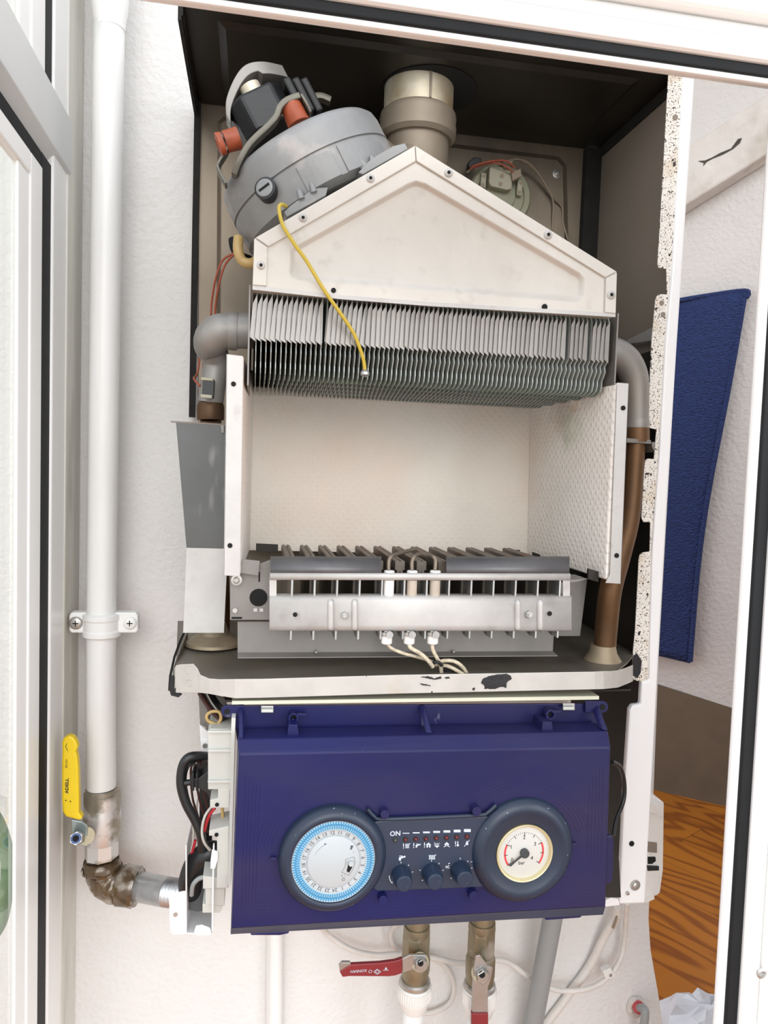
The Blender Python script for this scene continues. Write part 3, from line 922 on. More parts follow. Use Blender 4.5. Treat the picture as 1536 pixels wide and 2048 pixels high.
# recessed field
rec = [(600, 486), (815, 366), (832, 360), (852, 366), (1160, 545), (1170, 556), (1168, 592), (1158, 604), (1146, 605), (596, 561), (583, 556), (577, 545), (580, 500), (586, 493)]
HD = MB().use('galv_hood')
# front sheet with a sunken field: ring + slope + floor
import itertools
def ring_face(m, outer, inner, D):
    vo = [m.v(P(x, y, D)) for x, y in outer]; vi = [m.v(P(x, y, D)) for x, y in inner]
    es = [m.bm.edges.new((L[i], L[(i + 1) % len(L)])) for L in (vo, vi) for i in range(len(L))]
    r = bmesh.ops.triangle_fill(m.bm, use_beauty=True, use_dissolve=False, edges=es)
    for g in r['geom']:
        if isinstance(g, bmesh.types.BMFace):
            g.material_index = m.cur
    return vo, vi
vo, vi = ring_face(HD, hood, rec, DH)
cx = 880; cy = 500
def shrink(px, d):
    out = []
    n = len(px)
    area = sum(px[i][0] * px[(i + 1) % n][1] - px[(i + 1) % n][0] * px[i][1] for i in range(n))
    sg = 1 if area > 0 else -1
    for i in range(n):
        a = Vector(px[i - 1]); b = Vector(px[i]); c = Vector(px[(i + 1) % n])
        e1 = (b - a).normalized(); e2 = (c - b).normalized()
        n1 = Vector((-e1.y, e1.x)) * sg; n2 = Vector((-e2.y, e2.x)) * sg
        k = n1 + n2
        k = k.normalized() / max(.5, k.normalized().dot(n1)) if k.length > 1e-6 else n1
        out.append(tuple(b + k * d))
    return out
prev = vi
for d, dep in ((4, .0012), (10, .0042), (14, .0050)):
    nx = [HD.v(P(x, y, DH + dep)) for x, y in shrink(rec, d)]
    for i in range(len(nx)):
        HD.face([prev[i], prev[(i + 1) % len(nx)], nx[(i + 1) % len(nx)], nx[i]], True)
    prev = nx
HD.face(prev, True)
back = [HD.v(P(x, y, DH) + BACK * .19) for x, y in hood]
for i in range(len(hood)):
    HD.face([vo[i], vo[(i + 1) % len(hood)], back[(i + 1) % len(hood)], back[i]])
HD.face(back)
HD.disc(667, 581, DH, 5); HD.disc(1089, 614, DH, 5.5)
hd = HD.build('flue_hood', B, label='pale sheet metal gable hood')
def rivet(px, py, D, par):
    s = S(px, py, D); c = P(px, py, D)
    m = mb('galv').lathe(c, (0, -1, 0), [(8.5 * s, 0), (8.5 * s, .0004), (6.5 * s, .0013), (3.6 * s, .0018), (3.0 * s, .0008)], 20)
    m.use('hole').cyl(c - BACK * .0007, c - BACK * .0013, 3.0 * s, seg=12)
    return m.build('rivet', par)
for nm, pl, rv in (('hood_flange', [(511, 475), (830, 291), (832, 322), (537, 493)], ((606, 436), (741, 357))),
                   ('hood_flange', [(831, 291), (1234, 543), (1211, 555), (833, 322)], ((897, 346), (1096, 470))),
                   ('hood_flange', [(508.5, 477), (535, 494), (533, 572), (505, 570)], ((522, 531),)),
                   ('hood_flange', [(1212, 556), (1234.5, 545), (1232, 627), (1210, 625)], ((1222, 590),))):
    f_ = mb('galv_hood').plate(pl, DH - .0022, .003).build(nm, hd, .0007)
    for r in rv:
        rivet(*r, DH - .0022, hd)
m = mb('galv').plate([(505, 570), (680, 590), (860, 604), (1231, 626), (1231, 634), (860, 612), (680, 598), (505, 579)], DH - .001, .002)
m.build('hood_lip', hd)

# ---- heat exchanger
HX = bpy.data.objects.new('heat_exchanger', None); COL.objects.link(HX)
def setpar(o, parent):
    o.parent = parent
    o.matrix_parent_inverse = (Matrix.Translation(parent.location)).inverted()
HX.location = P(860, 700, .70); setpar(HX, B)
DX = .652
XA, XB = P(506, 640, DX).x, P(1227, 690, DX).x
def zat(px, py, D):
    return P(px, py, D).z
ztop = zat(860, 606, DX) - .001
ztab_t = zat(860, 632, DX); ztab_b = zat(860, 698, DX)
zfb = zat(860, 745, .672)                        # lower front of the bare fins
NF = 76
tab_gaps = {14, 66, 71}
def fin_mesh():
    m = mb('fin')
    t = .00045
    y0 = EYE.y + DX
    prof = [(y0, ztab_t + .004), (y0, ztab_b - .001), (y0 + .006, ztab_b - .006), (y0 + .004, ztab_b - .011), (y0 + .010, ztab_b - .019)]
    yb = EYE.y + .838
    lob = 5
    ys = y0 + .010
    zl0 = ztab_b - .024
    step = (yb - ys) / lob
    for k in range(lob):
        for u in range(0, 7):
            a = PI * u / 6
            prof.append((ys + step * k + step * (1 - math.cos(a)) / 2, zl0 - .0085 * math.sin(a) ** .8))
    prof += [(yb, ztop), (y0 + .016, ztop), (y0 + .003, ztab_t + .010)]
    return m.prism([Vector((-t, y, z)) for y, z in prof], (2 * t, 0, 0)), y0
for i in range(NF):
    u = i / (NF - 1)
    x = XA + .003 + (XB - XA - .008) * u
    m, y0 = fin_mesh()
    m.use('fin_tab')
    wl, wr = -.0048, .0002
    tilt = random.uniform(-.0003, .0004) + (.0009 if i < 24 else .0002)
    dep = random.uniform(0, .0007)
    if i in tab_gaps:
        wl = -.0016
    tb = [(wr, y0 - .0005, ztab_t + .008 + random.uniform(-.001, .001)), (wl + tilt + .0006, y0 - .0018 - dep, ztab_t + random.uniform(-.001, .0015)), (wl - tilt, y0 - .0018 - dep, ztab_b + random.uniform(-.0008, .0012)), (wr - tilt, y0 - .0005, ztab_b - .003)]
    m.prism(tb, (0, .0005, 0))
    o = m.build('heat_exchanger_fin', HX)
    o.location = (x - HX.location.x + HX.location.x, 0, 0)
for nm, xx, pxs in (('side_plate', XA - .004, None), ('side_plate', XB + .0005, None)):
    m = mb('galv_dark')
    zb_ = zat(503, 772, DX) if xx < .1 else zat(1225, 770, DX)
    m.box((xx, EYE.y + DX - .004, zb_), (xx + .0016, EYE.y + .845, ztop + .004))
    m.build(nm, HX, .0003)
m = mb('dark_liner'); m.box((XA, EYE.y + .835, zfb - .004), (XB, EYE.y + .842, ztop + .002)); m.build('rear_plate', HX)
m = mb('galv_dark')
m.prism([P(1058, 800, .838), P(1058, 772, .838), P(1222, 720, DX + .01), P(1222, 764, DX + .01)], (.001, 0, 0))
m.build('side_plate', HX)
m = mb('alu_pipe').tube([P(1216, 704, .67), P(1208, 742, .672), P(1190, 764, .674), P(1160, 772, .68)], [.004, .0055, .0045, .002], 12)
m.build('pipe_end', HX)

# ---- water pipes
m = mb('alu_pipe')
m.tube([P(506, 662, .70), P(478, 662, .70), P(450, 662, .70)], .0165, 24)
m.tube([P(462, 662, .70), P(440, 664, .70), P(425, 676, .705), P(421, 692, .715), P(428, 706, .72), P(432, 730, .725), P(426, 770, .725), P(421, 806, .725)], [.0160, .0165, .0165, .0155, .0135, .0125, .0120, .0120], 24)
m.lathe(P(466, 662, .70), (1, 0, 0), [(.0175, -.004), (.0180, 0), (.0175, .004)], 28)
m.build('return_pipe', B)
m = mb('copper')
n0, n1 = P(421, 840, .725), P(421, 806, .725)
m.lathe(n0, n1 - n0, [(.0125, 0), (.0130, .002), (.0130, (n1 - n0).length - .003), (.0120, (n1 - n0).length)], 28)
m.tube([P(421, 838, .725), P(428, 1000, .75), P(440, 1180, .77), P(440, 1285, .78)], .010, 18)
m.build('copper_pipe', B)
m = mb('copper_end').lathe(P(428, 1287, .760), (0, 0, 1), [(.030, 0), (.029, .003), (.016, .010), (.0115, .022)], 32)
m.build('pipe_flange', B)
m = mb('black_plastic')
m.plate([(406, 757), (429, 759), (427, 795), (404, 792)], .702, .012)
m.use('cream_plastic').plate([(402, 754), (426, 756), (426, 762), (402, 760)], .701, .003)
m.plate([(401, 788), (424, 790), (424, 797), (401, 795)], .701, .003)
m.build('temperature_sensor', B, .0006)
m = mb('alu_pipe')
m.tube([P(1200, 704, .70), P(1228, 706, .70), P(1252, 722, .70), P(1268, 752, .70), P(1272, 790, .70), P(1273, 856, .70)], [.0155, .0155, .0150, .0140, .0130, .0118], 24)
m.lathe(P(1273, 852, .70), (0, 0, 1), [(.0125, -.002), (.0128, .004), (.0118, .009)], 28)
m.build('supply_pipe', B)
m = mb('copper')
n0, n1 = P(1273, 884, .70), P(1273, 856, .70)
m.lathe(n0, n1 - n0, [(.0130, 0), (.0130, .011), (.0122, (n1 - n0).length)], 28)
m.tube([P(1271, 884, .70), P(1266, 960, .698), P(1258, 1040, .694), P(1240, 1110, .688), P(1221, 1180, .680), P(1213, 1250, .684), P(1208, 1312, .684)], [.0098, .0102, .0105, .0110, .0114, .0114, .0112], 22)
m.build('copper_pipe', B)
m = mb('galv_dark').plate([(1254, 876), (1302, 880), (1303, 888), (1254, 885)], .688, .02)
m.plate([(1304, 884), (1311, 884), (1310, 905), (1304, 893)], .69, .02)
m.build('pipe_bracket', B, .0005)
m = mb('copper_end').lathe(P(1205, 1324, .684), (0, 0, 1), [(.0195, 0), (.0185, .003), (.0140, .010), (.0122, .018)], 32)
m.build('pipe_flange', B)

# ---- pressure switch on the back sheet
DS = .865
m = mb('green_plastic')
cc = P(1000, 392, DS); s = S(1000, 392, DS)
m.lathe(cc, (0, -1, 0), [(62 * s, -.012), (62 * s, 0), (58 * s, .003), (48 * s, .003), (46 * s, .001), (30 * s, .001), (28 * s, .004), (1e-6, .004)], 48, caps=False)
ps = m.build('pressure_switch', B)
m = mb('cream_plastic')
m.plate([(980, 330), (1018, 336), (1026, 346), (1024, 378), (1014, 380), (982, 372), (978, 364)], DS - .014, .016)
m.plate([(963, 344), (974, 346), (972, 376), (961, 373)], DS - .008, .012)
m.plate([(1036, 358), (1047, 360), (1044, 392), (1034, 389)], DS - .008, .012)
for x, y in ((1004, 352), (1001, 368)):
    m.disc(x, y, DS - .014, 4, key='brown_wire')
for x, y in ((968, 352), (966, 369), (1042, 366), (1039, 384)):
    m.disc(x, y, DS - .008, 3, key='brown_wire')
m.build('switch_body', ps, .0012)
m = mb('brown_wire').plate([(1006, 318), (1026, 320), (1024, 338), (1008, 336)], DS - .018, .01)
m.plate([(1022, 344), (1042, 336), (1044, 352), (1026, 362)], DS - .018, .01)
m.build('plug', ps, .001)
m = mb('black_plastic').plate([(938, 322), (950, 313), (964, 316), (962, 326), (946, 336), (936, 334)], DS - .012, .01)
m.build('plug', ps, .001)
for key, pth in (('red_wire', [(940, 338, .85), (952, 330, .846), (985, 322, .842), (1012, 322, .842), (1030, 336, .845)]),
                 ('red_wire', [(945, 336, .85), (975, 327, .846), (1002, 328, .842), (1026, 344, .845)]),
                 ('brown_wire', [(934, 345, .855), (950, 334, .85), (990, 325, .846)]),
                 ('brown_wire', [(1020, 320, .846), (1046, 322, .855), (1072, 342, .865), (1092, 372, .87), (1106, 402, .875), (1105, 440, .878), (1104, 460, .88)]),
                 ('brown_wire', [(1030, 318, .846), (1058, 326, .86), (1086, 360, .87), (1108, 395, .875), (1124, 415, .878), (1126, 445, .88), (1136, 480, .88)])):
    mb(key).tube([P(*p) for p in pth], .0012, 8).build('switch_wire', ps)
m = MB(); screw(m, 1113, 348, DBK - .005, 8); m.build('sheet_screw', B)

# ---- combustion chamber
DC = .845; DCF = .645
m = mb('fibre_back').plate([(494, 740), (1062, 770), (1058, 1112), (490, 1100)], DC, .012)
m.build('insulation_board', B, label='rear fibre board with patchy pinkish tint')
# right board
m = mb('fibre_side')
pa, pb, pc, pd = P(1060, 798, DC), P(1230, 766, DCF + .003), P(1211, 1160, DCF + .003), P(1054, 1110, DC)
m.prism([pa, pb, pc, pd], (.012, .002, 0))
m.build('insulation_board', B, .002, label='right dimpled fibre board with greenish stain')
m = mb('galv')
m.plate([(1234.5, 765), (1258, 767), (1241.5, 1168), (1211, 1166), (1220, 1150)], DCF, .0012)
m.prism([P(1258, 767, DCF), P(1241.5, 1168, DCF), P(1241.5, 1168, DCF) + BACK * .18, P(1258, 767, DCF) + BACK * .18], (-.001, 0, 0))
for x, y in ((1246, 816), (1233, 1111)):
    m.disc(x, y, DCF, 4.5)
m.build('chamber_flange', B, .0004, label='zinc edge of right chamber wall')
m = mb('black_steel').plate([(1177, 1137), (1197, 1143), (1197, 1164), (1176, 1158)], .66, .003)
m.build('retaining_clip', B)
m = mb('black_steel').plate([(1066, 1104), (1080, 1109), (1082, 1120), (1066, 1118)], .80, .003)
m.build('retaining_clip', B)
m = mb('galv')
m.plate([(453, 708), (486, 712), (480, 1153), (447, 1151)], DCF, .0012)
m.prism([P(453, 708, DCF), P(447, 1151, DCF), P(447, 1151, DCF) + BACK * .18, P(453, 708, DCF) + BACK * .18], (.001, 0, 0))
for x, y in ((467, 768), (460, 1091)):
    m.disc(x, y, DCF, 5)
m.build('chamber_flange', B, .0004, label='zinc edge of left chamber wall')
m = mb('fibre_side')
m.prism([P(487, 713, DCF + .0005), P(508, 758, DC), P(500, 1098, DC), P(480, 1151, DCF + .0005)], (-.010, 0, 0))
m.build('insulation_board', B, .001, label='left fibre board seen edge-on')
# outer shield at the left
m = mb('sheet_shaded')  # leaning upper part: its shade is put into a darker zinc
m.prism([P(352, 845, .680), P(455, 848, .680), P(455, 1098, .70), P(373, 1096, .70)], (0, .0012, 0))
m.use('galv').prism([P(340, 841, .678), P(452, 848, .678), P(452, 851, .680), P(341, 844, .680)], (0, .010, 0))
m.use('galv_dark').prism([P(441, 850, .679), P(448, 850, .679), P(448, 866, .679), P(443, 866, .679)], (0, .002, 0))
m.use('galv').prism([P(373, 1095, .70), P(456, 1097, .70), P(448, 1266, .70), P(366, 1266, .70)], (0, .0012, 0))
m.build('chamber_shield', B, .0003, label='bent zinc shield, shade painted on the leaning upper part')

# ---- burner
DB = .635
BU = bpy.data.objects.new('burner', None); COL.objects.link(BU); BU.location = P(840, 1225, DB); setpar(BU, B)
m = mb('galv')
rows = []
for y, dd_ in ((1262, .004), (1259, .0005), (1250, 0), (1204, 0), (1196, .0015), (1191, .0045), (1188, .010), (1187, .016)):
    rows.append(([(539, y, DB + dd_), (1143, y + .5, DB + dd_)]))
lf = [P(*r[0]) for r in rows]; rt = [P(*r[1]) for r in rows]
m.strip(lf, rt, (0, .0012, 0), True)
m.disc(590, 1229, DB, 4.5); m.disc(1099, 1227, DB, 4.5)
bar = m.build('burner_bar', BU)
for x in (661, 709, 1035, 1080):
    m = mb('galv')
    m.tube([P(x, 1204, DB + .001), P(x, 1210, DB), P(x, 1250, DB), P(x, 1256, DB + .001)], .0030, 12)
    m.build('pressed_rib', BU)
for x, y in ((688, 1230), (1057, 1228)):
    s = S(x, y, DB); c = P(x, y, DB)
    m = mb('chrome').hexa(c + BACK * .001, c - BACK * .0032, 7.5 * s)
    m.use('screw').cyl(c, c - BACK * .005, 3.6 * s, seg=12)
    m.build('hex_nut', BU)
def deflector(x0, x1):
    m = mb('steel_heat')
    pr = [(1113, .022), (1117, .014), (1124, .008), (1134, .004), (1146, .0015)]
    a = [P(x0, y, DB + d) for y, d in pr]; b = [P(x1, y, DB + d) for y, d in pr]
    m.strip(a, b, (0, .0012, 0), True)
    return m.build('deflector', BU, label='heat-darkened curved deflector')
deflector(541, 763); deflector(893, 1139)
m = mb('galv')
pr = [(1146, .0015), (1152, 0), (1158, .0005), (1160, .003)]
m.strip([P(540, y, DB + d) for y, d in pr], [P(1141, y + 1, DB + d) for y, d in pr], (0, .0012, 0), True)
for x in (546, 1133):
    m.plate([(x - 7, 1156), (x + 7, 1156), (x + 7, 1192), (x - 7, 1192)], DB + .004, .001)
m.build('deflector_rim', BU)
zbt = zat(700, 1091, .79); zbb = zat(700, 1279, DB + .004)
for i in range(13):
    xb = P(563 + 36.8 * i + 8, 1100, .79).x
    m = mb('bar_steel')
    yf_, yb_ = EYE.y + DB + .028, EYE.y + .79
    m.prism([(xb - .0046, yf_, zbt - .009), (xb + .0046, yf_, zbt - .009), (xb + .0046, yf_, zbt - .001), (xb + .0032, yf_, zbt), (xb + .0012, yf_, zbt), (xb + .0006, yf_, zbt - .0012), (xb - .0006, yf_, zbt - .0012), (xb - .0012, yf_, zbt), (xb - .0032, yf_, zbt), (xb - .0046, yf_, zbt - .001)], (0, yb_ - yf_, 0))
    m.prism([(xb - .0028, yf_, zbt - .009), (xb + .0028, yf_, zbt - .009), (xb + .0028, yf_, zbb + .010), (xb - .0028, yf_, zbb + .010)], (0, yb_ - yf_, 0))
    m.use('chrome').prism([(xb - .0008, EYE.y + DB + .004, zbb), (xb + .0008, EYE.y + DB + .004, zbb), (xb + .0008, EYE.y + DB + .004, zat(700, 1156, DB)), (xb - .0008, EYE.y + DB + .004, zat(700, 1156, DB))], (0, .012, 0))
    m.use('galv_dark').prism([(xb - .0008, EYE.y + DB + .016, zbb - .001), (xb - .0008, EYE.y + DB + .016, zbt - .01), (xb - .0008, yf_ + .002, zbt - .01), (xb - .0008, yf_ + .04, zbb + .010)], (.0016, 0, 0))
    m.build('burner_blade', BU)
m = mb('galv_dark')
m.plate([(475, 1243), (545, 1243), (545, 1255), (1108, 1262), (1106, 1303), (475, 1306)], .672, .0012)
m.prism([P(475, 1305, .672), P(1106, 1302, .672), P(1116, 1311, .660), P(475, 1315, .660)], (0, 0, -.001))
m.build('lower_shield', BU, .0004)
for x, y in ((632, 1303), (906, 1302)):
    m = MB(); screw(m, x, y, .670, 5, washer=False); m.build('shield_screw', BU)
m = mb('galv_dark')
m.plate([(460, 1150), (545, 1118), (545, 1240), (460, 1240)], .664, .0015)
m.plate([(485, 1118), (520, 1122), (517, 1152), (478, 1146)], .656, .001)
m.disc(517, 1195, .664, 18); m.disc(470, 1220, .664, 5, .003, 'screw')
for x in (511, 523):
    m.use('galv').plate([(x - 4, 1217), (x + 4, 1217), (x + 4, 1224), (x - 4, 1224)], .663, .001)
m.use('hole').plate([(463, 1234), (484, 1234), (484, 1238), (463, 1238)], .6635, .0006)
m.use('hole').plate([(517, 1144), (520, 1144), (520, 1164), (517, 1164)], .6635, .0006)
m.build('burner_bracket', BU, .0003)
m = mb('galv_dark')
m.plate([(1108, 1166), (1174, 1160), (1160, 1272), (1100, 1272)], .70, .0015)
m.build('burner_bracket', BU)
m = mb('galv_dark').plate([(1130, 1160), (1176, 1158), (1150, 1164), (1130, 1164)], .64, .03); m.build('bracket_tab', BU)
m = mb('dark_liner')
m.plate([(512, 1087), (556, 1089), (556, 1104), (512, 1104)], .80, .002); m.build('blade_end', BU); m = mb('dark_liner'); m.plate([(1010, 1100), (1040, 1100), (1040, 1116), (1010, 1116)], .80, .002)
m.build('blade_end', BU)
for x, y in ((473, 1160),):
    m = MB(); screw(m, x, y, .655, 11); m.build('shield_screw', BU)
# electrodes
for k, (x, xb_, key, tip) in enumerate(((777, 773, 'ceramic', [(777, 1140, .646), (778, 1122, .648), (784, 1112, .65), (800, 1106, .66), (831, 1098, .68)]),
                                        (823, 818, 'ceramic_tan', [(824, 1140, .646), (824, 1124, .648), (830, 1112, .65), (840, 1109, .66), (852, 1115, .67)]),
                                        (869, 865, 'ceramic_tan', [(870, 1140, .646), (871, 1122, .648), (866, 1113, .65), (855, 1112, .66)]))):
    D_ = DB + .008
    s = S(x, 1170, D_)
    c = P(x, 1190, D_)
    hh = P(x, 1141, D_).z - c.z
    m = mb(key).lathe(c, (0, 0, 1), [(9 * s, -.004), (10.3 * s, 0), (10.5 * s, hh * .62)], 24)
    m.use('ceramic').lathe(c, (0, 0, 1), [(10.3 * s, hh * .8), (10.6 * s, hh * .9), (10.5 * s, hh * .98), (9 * s, hh)], 24)
    m.use('electrode').tube([P(*q) for q in tip], .0019, 12)
    m.use('ceramic').cyl(P(x, 1192, D_), P(xb_, 1264, DB + .006), 5 * s, seg=10)
    c2 = P(xb_, 1288, DB + .006)
    h2 = P(xb_, 1262, DB + .006).z - c2.z
    m.use('ceramic').lathe(c2, (0, 0, 1), [(8 * s, 0), (10.8 * s, .001), (10.8 * s, h2 * .7)], 24)
    m.use('screw').lathe(c2, (0, 0, 1), [(12.5 * s, h2 * .66), (13 * s, h2 * .8), (12.5 * s, h2 * .95)], 24)
    m.use('chrome').cyl(P(xb_ + 5, 1268, DB), P(xb_ + 5, 1268, DB) - BACK * .004, 7 * s, seg=16)
    m.build('electrode', BU, label='whitest ceramic electrode' if k == 0 else None)
m = mb('cream_wire')
m.tube([P(775, 1287, .64), P(782, 1296, .64), P(805, 1306, .64), P(835, 1314, .645), P(860, 1322, .65), P(876, 1330, .65)], .0016, 10)
m.build('electrode_wire', BU)
m = mb('cream_wire').tube([P(818, 1287, .64), P(822, 1296, .638), P(842, 1308, .638), P(856, 1321, .638), P(866, 1334, .64)], .0019, 10)
m.build('electrode_wire', BU)
m = mb('cream_wire').tube([P(864, 1287, .64), P(866, 1300, .64), P(874, 1316, .642), P(881, 1330, .645), P(883, 1348, .648)], .0018, 10)
m.build('electrode_wire', BU)
for p_ in ([(872, 1330, .65), (884, 1322, .645), (906, 1322, .642), (922, 1331, .642), (932, 1344, .645), (935, 1354, .648)], [(878, 1330, .65), (895, 1332, .645), (912, 1340, .642), (928, 1350, .642)]):
    mb('cream_wire').tube([P(*q) for q in p_], .0018, 10).build('electrode_wire', BU)
m = mb('black_plastic').tube([P(866, 1326, .642), P(876, 1324, .640), P(884, 1331, .642)], .0016, 8)
m.use('black_cable').tube([P(884, 1334, .65), P(898, 1343, .65), P(906, 1338, .65)], .0018, 8)
m.build('wire_tie', BU)

# ---- tray
DT = .625
zt = P(800, 1358, DT + .004).z
m = mb('tray')
tp = [P(x, 1345, d + .0017) for x, d in ((361, .657), (387, .648), (401, .642), (418, .636), (440, .630), (470, .6255), (1190, .625), (1207, .627), (1222, .633), (1236, .645), (1252, .668), (1264, .695))]
tp = [Vector((p.x, p.y, zt)) for p in tp] + [Vector((P(1268, 1340, .705).x, yF + .004, zt)), Vector((XR - .002, yB - .002, zt)), Vector((XL - .012, yB - .002, zt)), Vector((P(352, 1340, .668).x, P(352, 1340, .668).y, zt))]
m.prism(tp, (0, 0, -.0015))
m.build('burner_tray', B)
tray = bpy.data.objects['burner_tray']
rows = [(349, 1337, 1386, .662), (352, 1331, 1386, .660), (361, 1329, 1386, .657), (387, 1328, 1386, .648), (395, 1337, 1386, .645), (401, 1350, 1386, .642), (418, 1357.5, 1388, .636), (440, 1359, 1392, .630), (470, 1358.5, 1397, .6255), (525, 1358, 1396, DT), (800, 1350, 1387.5, DT), (1190, 1343.5, 1379, DT), (1207, 1342.5, 1378.5, .627), (1222, 1342.5, 1377, .633), (1236, 1341, 1375.5, .645), (1252, 1336, 1369, .668), (1266, 1330, 1363, .697)]
m = mb('lip').strip([P(x, a, D_) for x, a, b, D_ in rows], [P(x, b, D_) for x, a, b, D_ in rows], (0, .0013, 0))
m.build('tray_lip', tray, .0004)
m = mb('tarpatch')
m.plate(rough([(966, 1358), (975, 1354), (990, 1350), (1014, 1348), (1022, 1352), (1024, 1358), (1014, 1364), (1012, 1376), (1005, 1373), (990, 1378), (970, 1378), (968, 1370), (962, 1366)], amp=.7), DT - .0007, .0009)
m.plate(rough([(842, 1354), (856, 1353), (870, 1357), (882, 1353), (884, 1357), (870, 1360), (856, 1357)], amp=.7), DT - .0007, .0009)
m.plate(rough([(840, 1367), (852, 1369), (862, 1372), (846, 1371)], amp=.7), DT - .0007, .0009)
m.plate(rough([(890, 1355), (898, 1354), (900, 1357), (891, 1358)], amp=.7), DT - .0007, .0009)
m.plate(rough([(946, 1376), (950, 1376), (949, 1381), (945, 1380)], amp=.7), DT - .0007, .0009)
m.build('paint_remnant', tray)
m = mb('tarpatch')
m.prism([P(341, 1352, .664), P(362, 1354, .658), P(372, 1362, .654), (P(371, 1371, .654)), P(352, 1374, .660), P(350, 1385, .66), P(364, 1389, .655), P(357, 1395, .656), P(342, 1391, .664), P(338, 1378, .666)], (0, .003, 0))
m.use('black_felt').strip([P(342, 1380, .668), P(343, 1352, .67), P(350, 1318, .70), P(362, 1285, .74), P(372, 1262, .78)], [P(336, 1382, .668), P(338, 1352, .67), P(347, 1312, .70), P(359, 1280, .74), P(370, 1258, .78)], (0, .003, 0))
m.use('screw').plate([(372, 1334), (380, 1334), (380, 1347), (372, 1347)], .651, .001)
m.disc(379, 1365, .651, 6, .002, 'screw')
m.build('edge_seal', tray)
m = mb('tray').strip([P(345, 1382, .668), P(346, 1352, .67), P(352, 1318, .70), P(365, 1285, .74), P(374, 1262, .78)], [Vector((P(345, 1382, .668).x, P(345, 1382, .668).y, zt))] + [Vector((P(*q).x, P(*q).y, zt)) for q in ((346, 1352, .67), (352, 1318, .70), (365, 1285, .74), (374, 1262, .78))], (.001, 0, 0))
m.build('tray_side', tray)
m = mb('dark_liner'); m.prism([P(450, 1400, .64), P(1262, 1378, .70), Vector((XR - .003, yB - .02, P(1250, 1385, .70).z)), Vector((XL + .02, yB - .02, P(450, 1400, .64).z))], (0, 0, -.002)); m.build('tray_underside', tray)

# ---- control box
DP = .60
front = [(478, 1508), (1221, 1495), (1222, 1640), (1211, 1811), (463, 1855), (470, 1640)]
l2 = [(475, 1477), (1214, 1462), (1226, 1480), (1218, 1822), (461, 1866), (468, 1500)]
m = mb('navy')
f1 = [P(478, 1508, DP), P(1221, 1495, DP), P(1211, 1811, DP), P(463, 1855, DP)]
f2 = [P(475, 1478, DP + .010), P(1216, 1463, DP + .010), P(1207, 1829, DP + .008), P(461, 1868, DP + .008)]
back_ = [Vector((p.x, EYE.y + .635, p.z)) for p in f2]
back_[2] += Vector((-.004, 0, .004)); back_[3] += Vector((.004, 0, .004))
m.loft([f1, f2, back_], True)
box = m.build('control_box', B, .0012, label='navy plastic control box')
m = mb('navy_lip')
m.prism([P(463, 1856.5, DP + .0006), P(1211, 1812.5, DP + .0006), P(1206, 1829.5, DP + .0075), P(461, 1868.5, DP + .0075)], (0, .0008, -.0003))
m.build('lower_lip', box)
m = mb('navy')
m.plate([(500, 1866), (578, 1862), (578, 1867), (560, 1871), (502, 1871)], DP + .008, .02)
m.plate([(1085, 1832), (1170, 1828), (1160, 1836), (1092, 1841)], DP + .008, .02)
m.build('box_foot', box, .0008)
m = mb('navy')
m.plate([(466, 1412), (1198, 1407), (1208, 1440), (1214, 1466), (474, 1482), (469, 1440)], .638, .0025)
m.build('rear_upstand', box, .0006)
for x0, x1 in ((838, 862),):
    m = mb('navy').prism([P(838, 1412, .636), P(848, 1412, .632), P(864, 1466, .614), P(852, 1466, .614)], (.0015, .006, 0))
    m.build('stiffening_rib', box, .0005)
m = mb('navy').prism([P(476, 1412, .636), P(484, 1412, .634), P(486, 1476, .612), P(478, 1476, .612)], (.0015, .006, 0)); m.build('stiffening_rib', box, .0005)
m = mb('navy').prism([P(1188, 1410, .636), P(1196, 1410, .634), P(1216, 1460, .612), P(1206, 1460, .612)], (-.0015, .006, 0)); m.build('stiffening_rib', box, .0005)
for x, y in ((586, 1430), (1095, 1424)):
    s = S(x, y, .63); c = P(x, y, .636)
    m = mb('navy').lathe(c, (0, -1, 0), [(10 * s, 0), (10 * s, .008), (6.5 * s, .008), (6 * s, .003)], 24)
    m.use('hole').cyl(c - BACK * .0025, c - BACK * .0035, 6 * s, seg=16)
    m.use('navy').plate([(x + 8, y - 3), (x + 27, y - 3), (x + 27, y + 3), (x + 8, y + 3)], .630, .004)
    m.plate([(x - 3, y + 8), (x + 3, y + 8), (x + 3, y + 20), (x - 3, y + 20)], .630, .004)
    m.plate([(x - 9, y + 20), (x + 9, y + 20), (x + 12, y + 42), (x - 12, y + 42)], .616, .02)
    m.build('screw_boss', box, .0004)
for x0, x1, y in ((522, 547, 1412), (1126, 1150, 1407)):
    m = mb('chrome').plate([(x0, y), (x1, y), (x1, y + 14), (x0, y + 14)], .632, .002)
    m.use('grey_plastic').plate([(x0 + 1, y + 7), (x1 - 1, y + 7), (x1 - 1, y + 13), (x0 + 1, y + 13)], .6295, .002)
    m.build('spring_clip', box, .0005)
def ear(cx_, cy_, sgn):
    pts_ = []
    for k in range(9):
        a = PI / 2 + PI * k / 8
        pts_.append((cx_ + sgn * (math.cos(a) * 12), cy_ - math.sin(a) * 12))
    pts_ += [(cx_ + sgn * 34, cy_ + 12), (cx_ + sgn * 34, cy_ - 12)]
    m = mb('navy').plate(pts_, .634, .003)
    m.disc(cx_, cy_, .634, 5.5, key='hole')
    m.build('fixing_ear', box, .0005)
ear(454, 1423, 1); ear(1205, 1414, -1)
m = mb('strip_cream').plate([(464, 1402), (1198, 1392), (1198, 1399), (464, 1409)], .632, .02); m.build('edge_strip', B)
m = mb('black_steel').plate([(466, 1392), (1160, 1381), (1196, 1390), (464, 1402)], .650, .002); m.build('cover_plate', B)
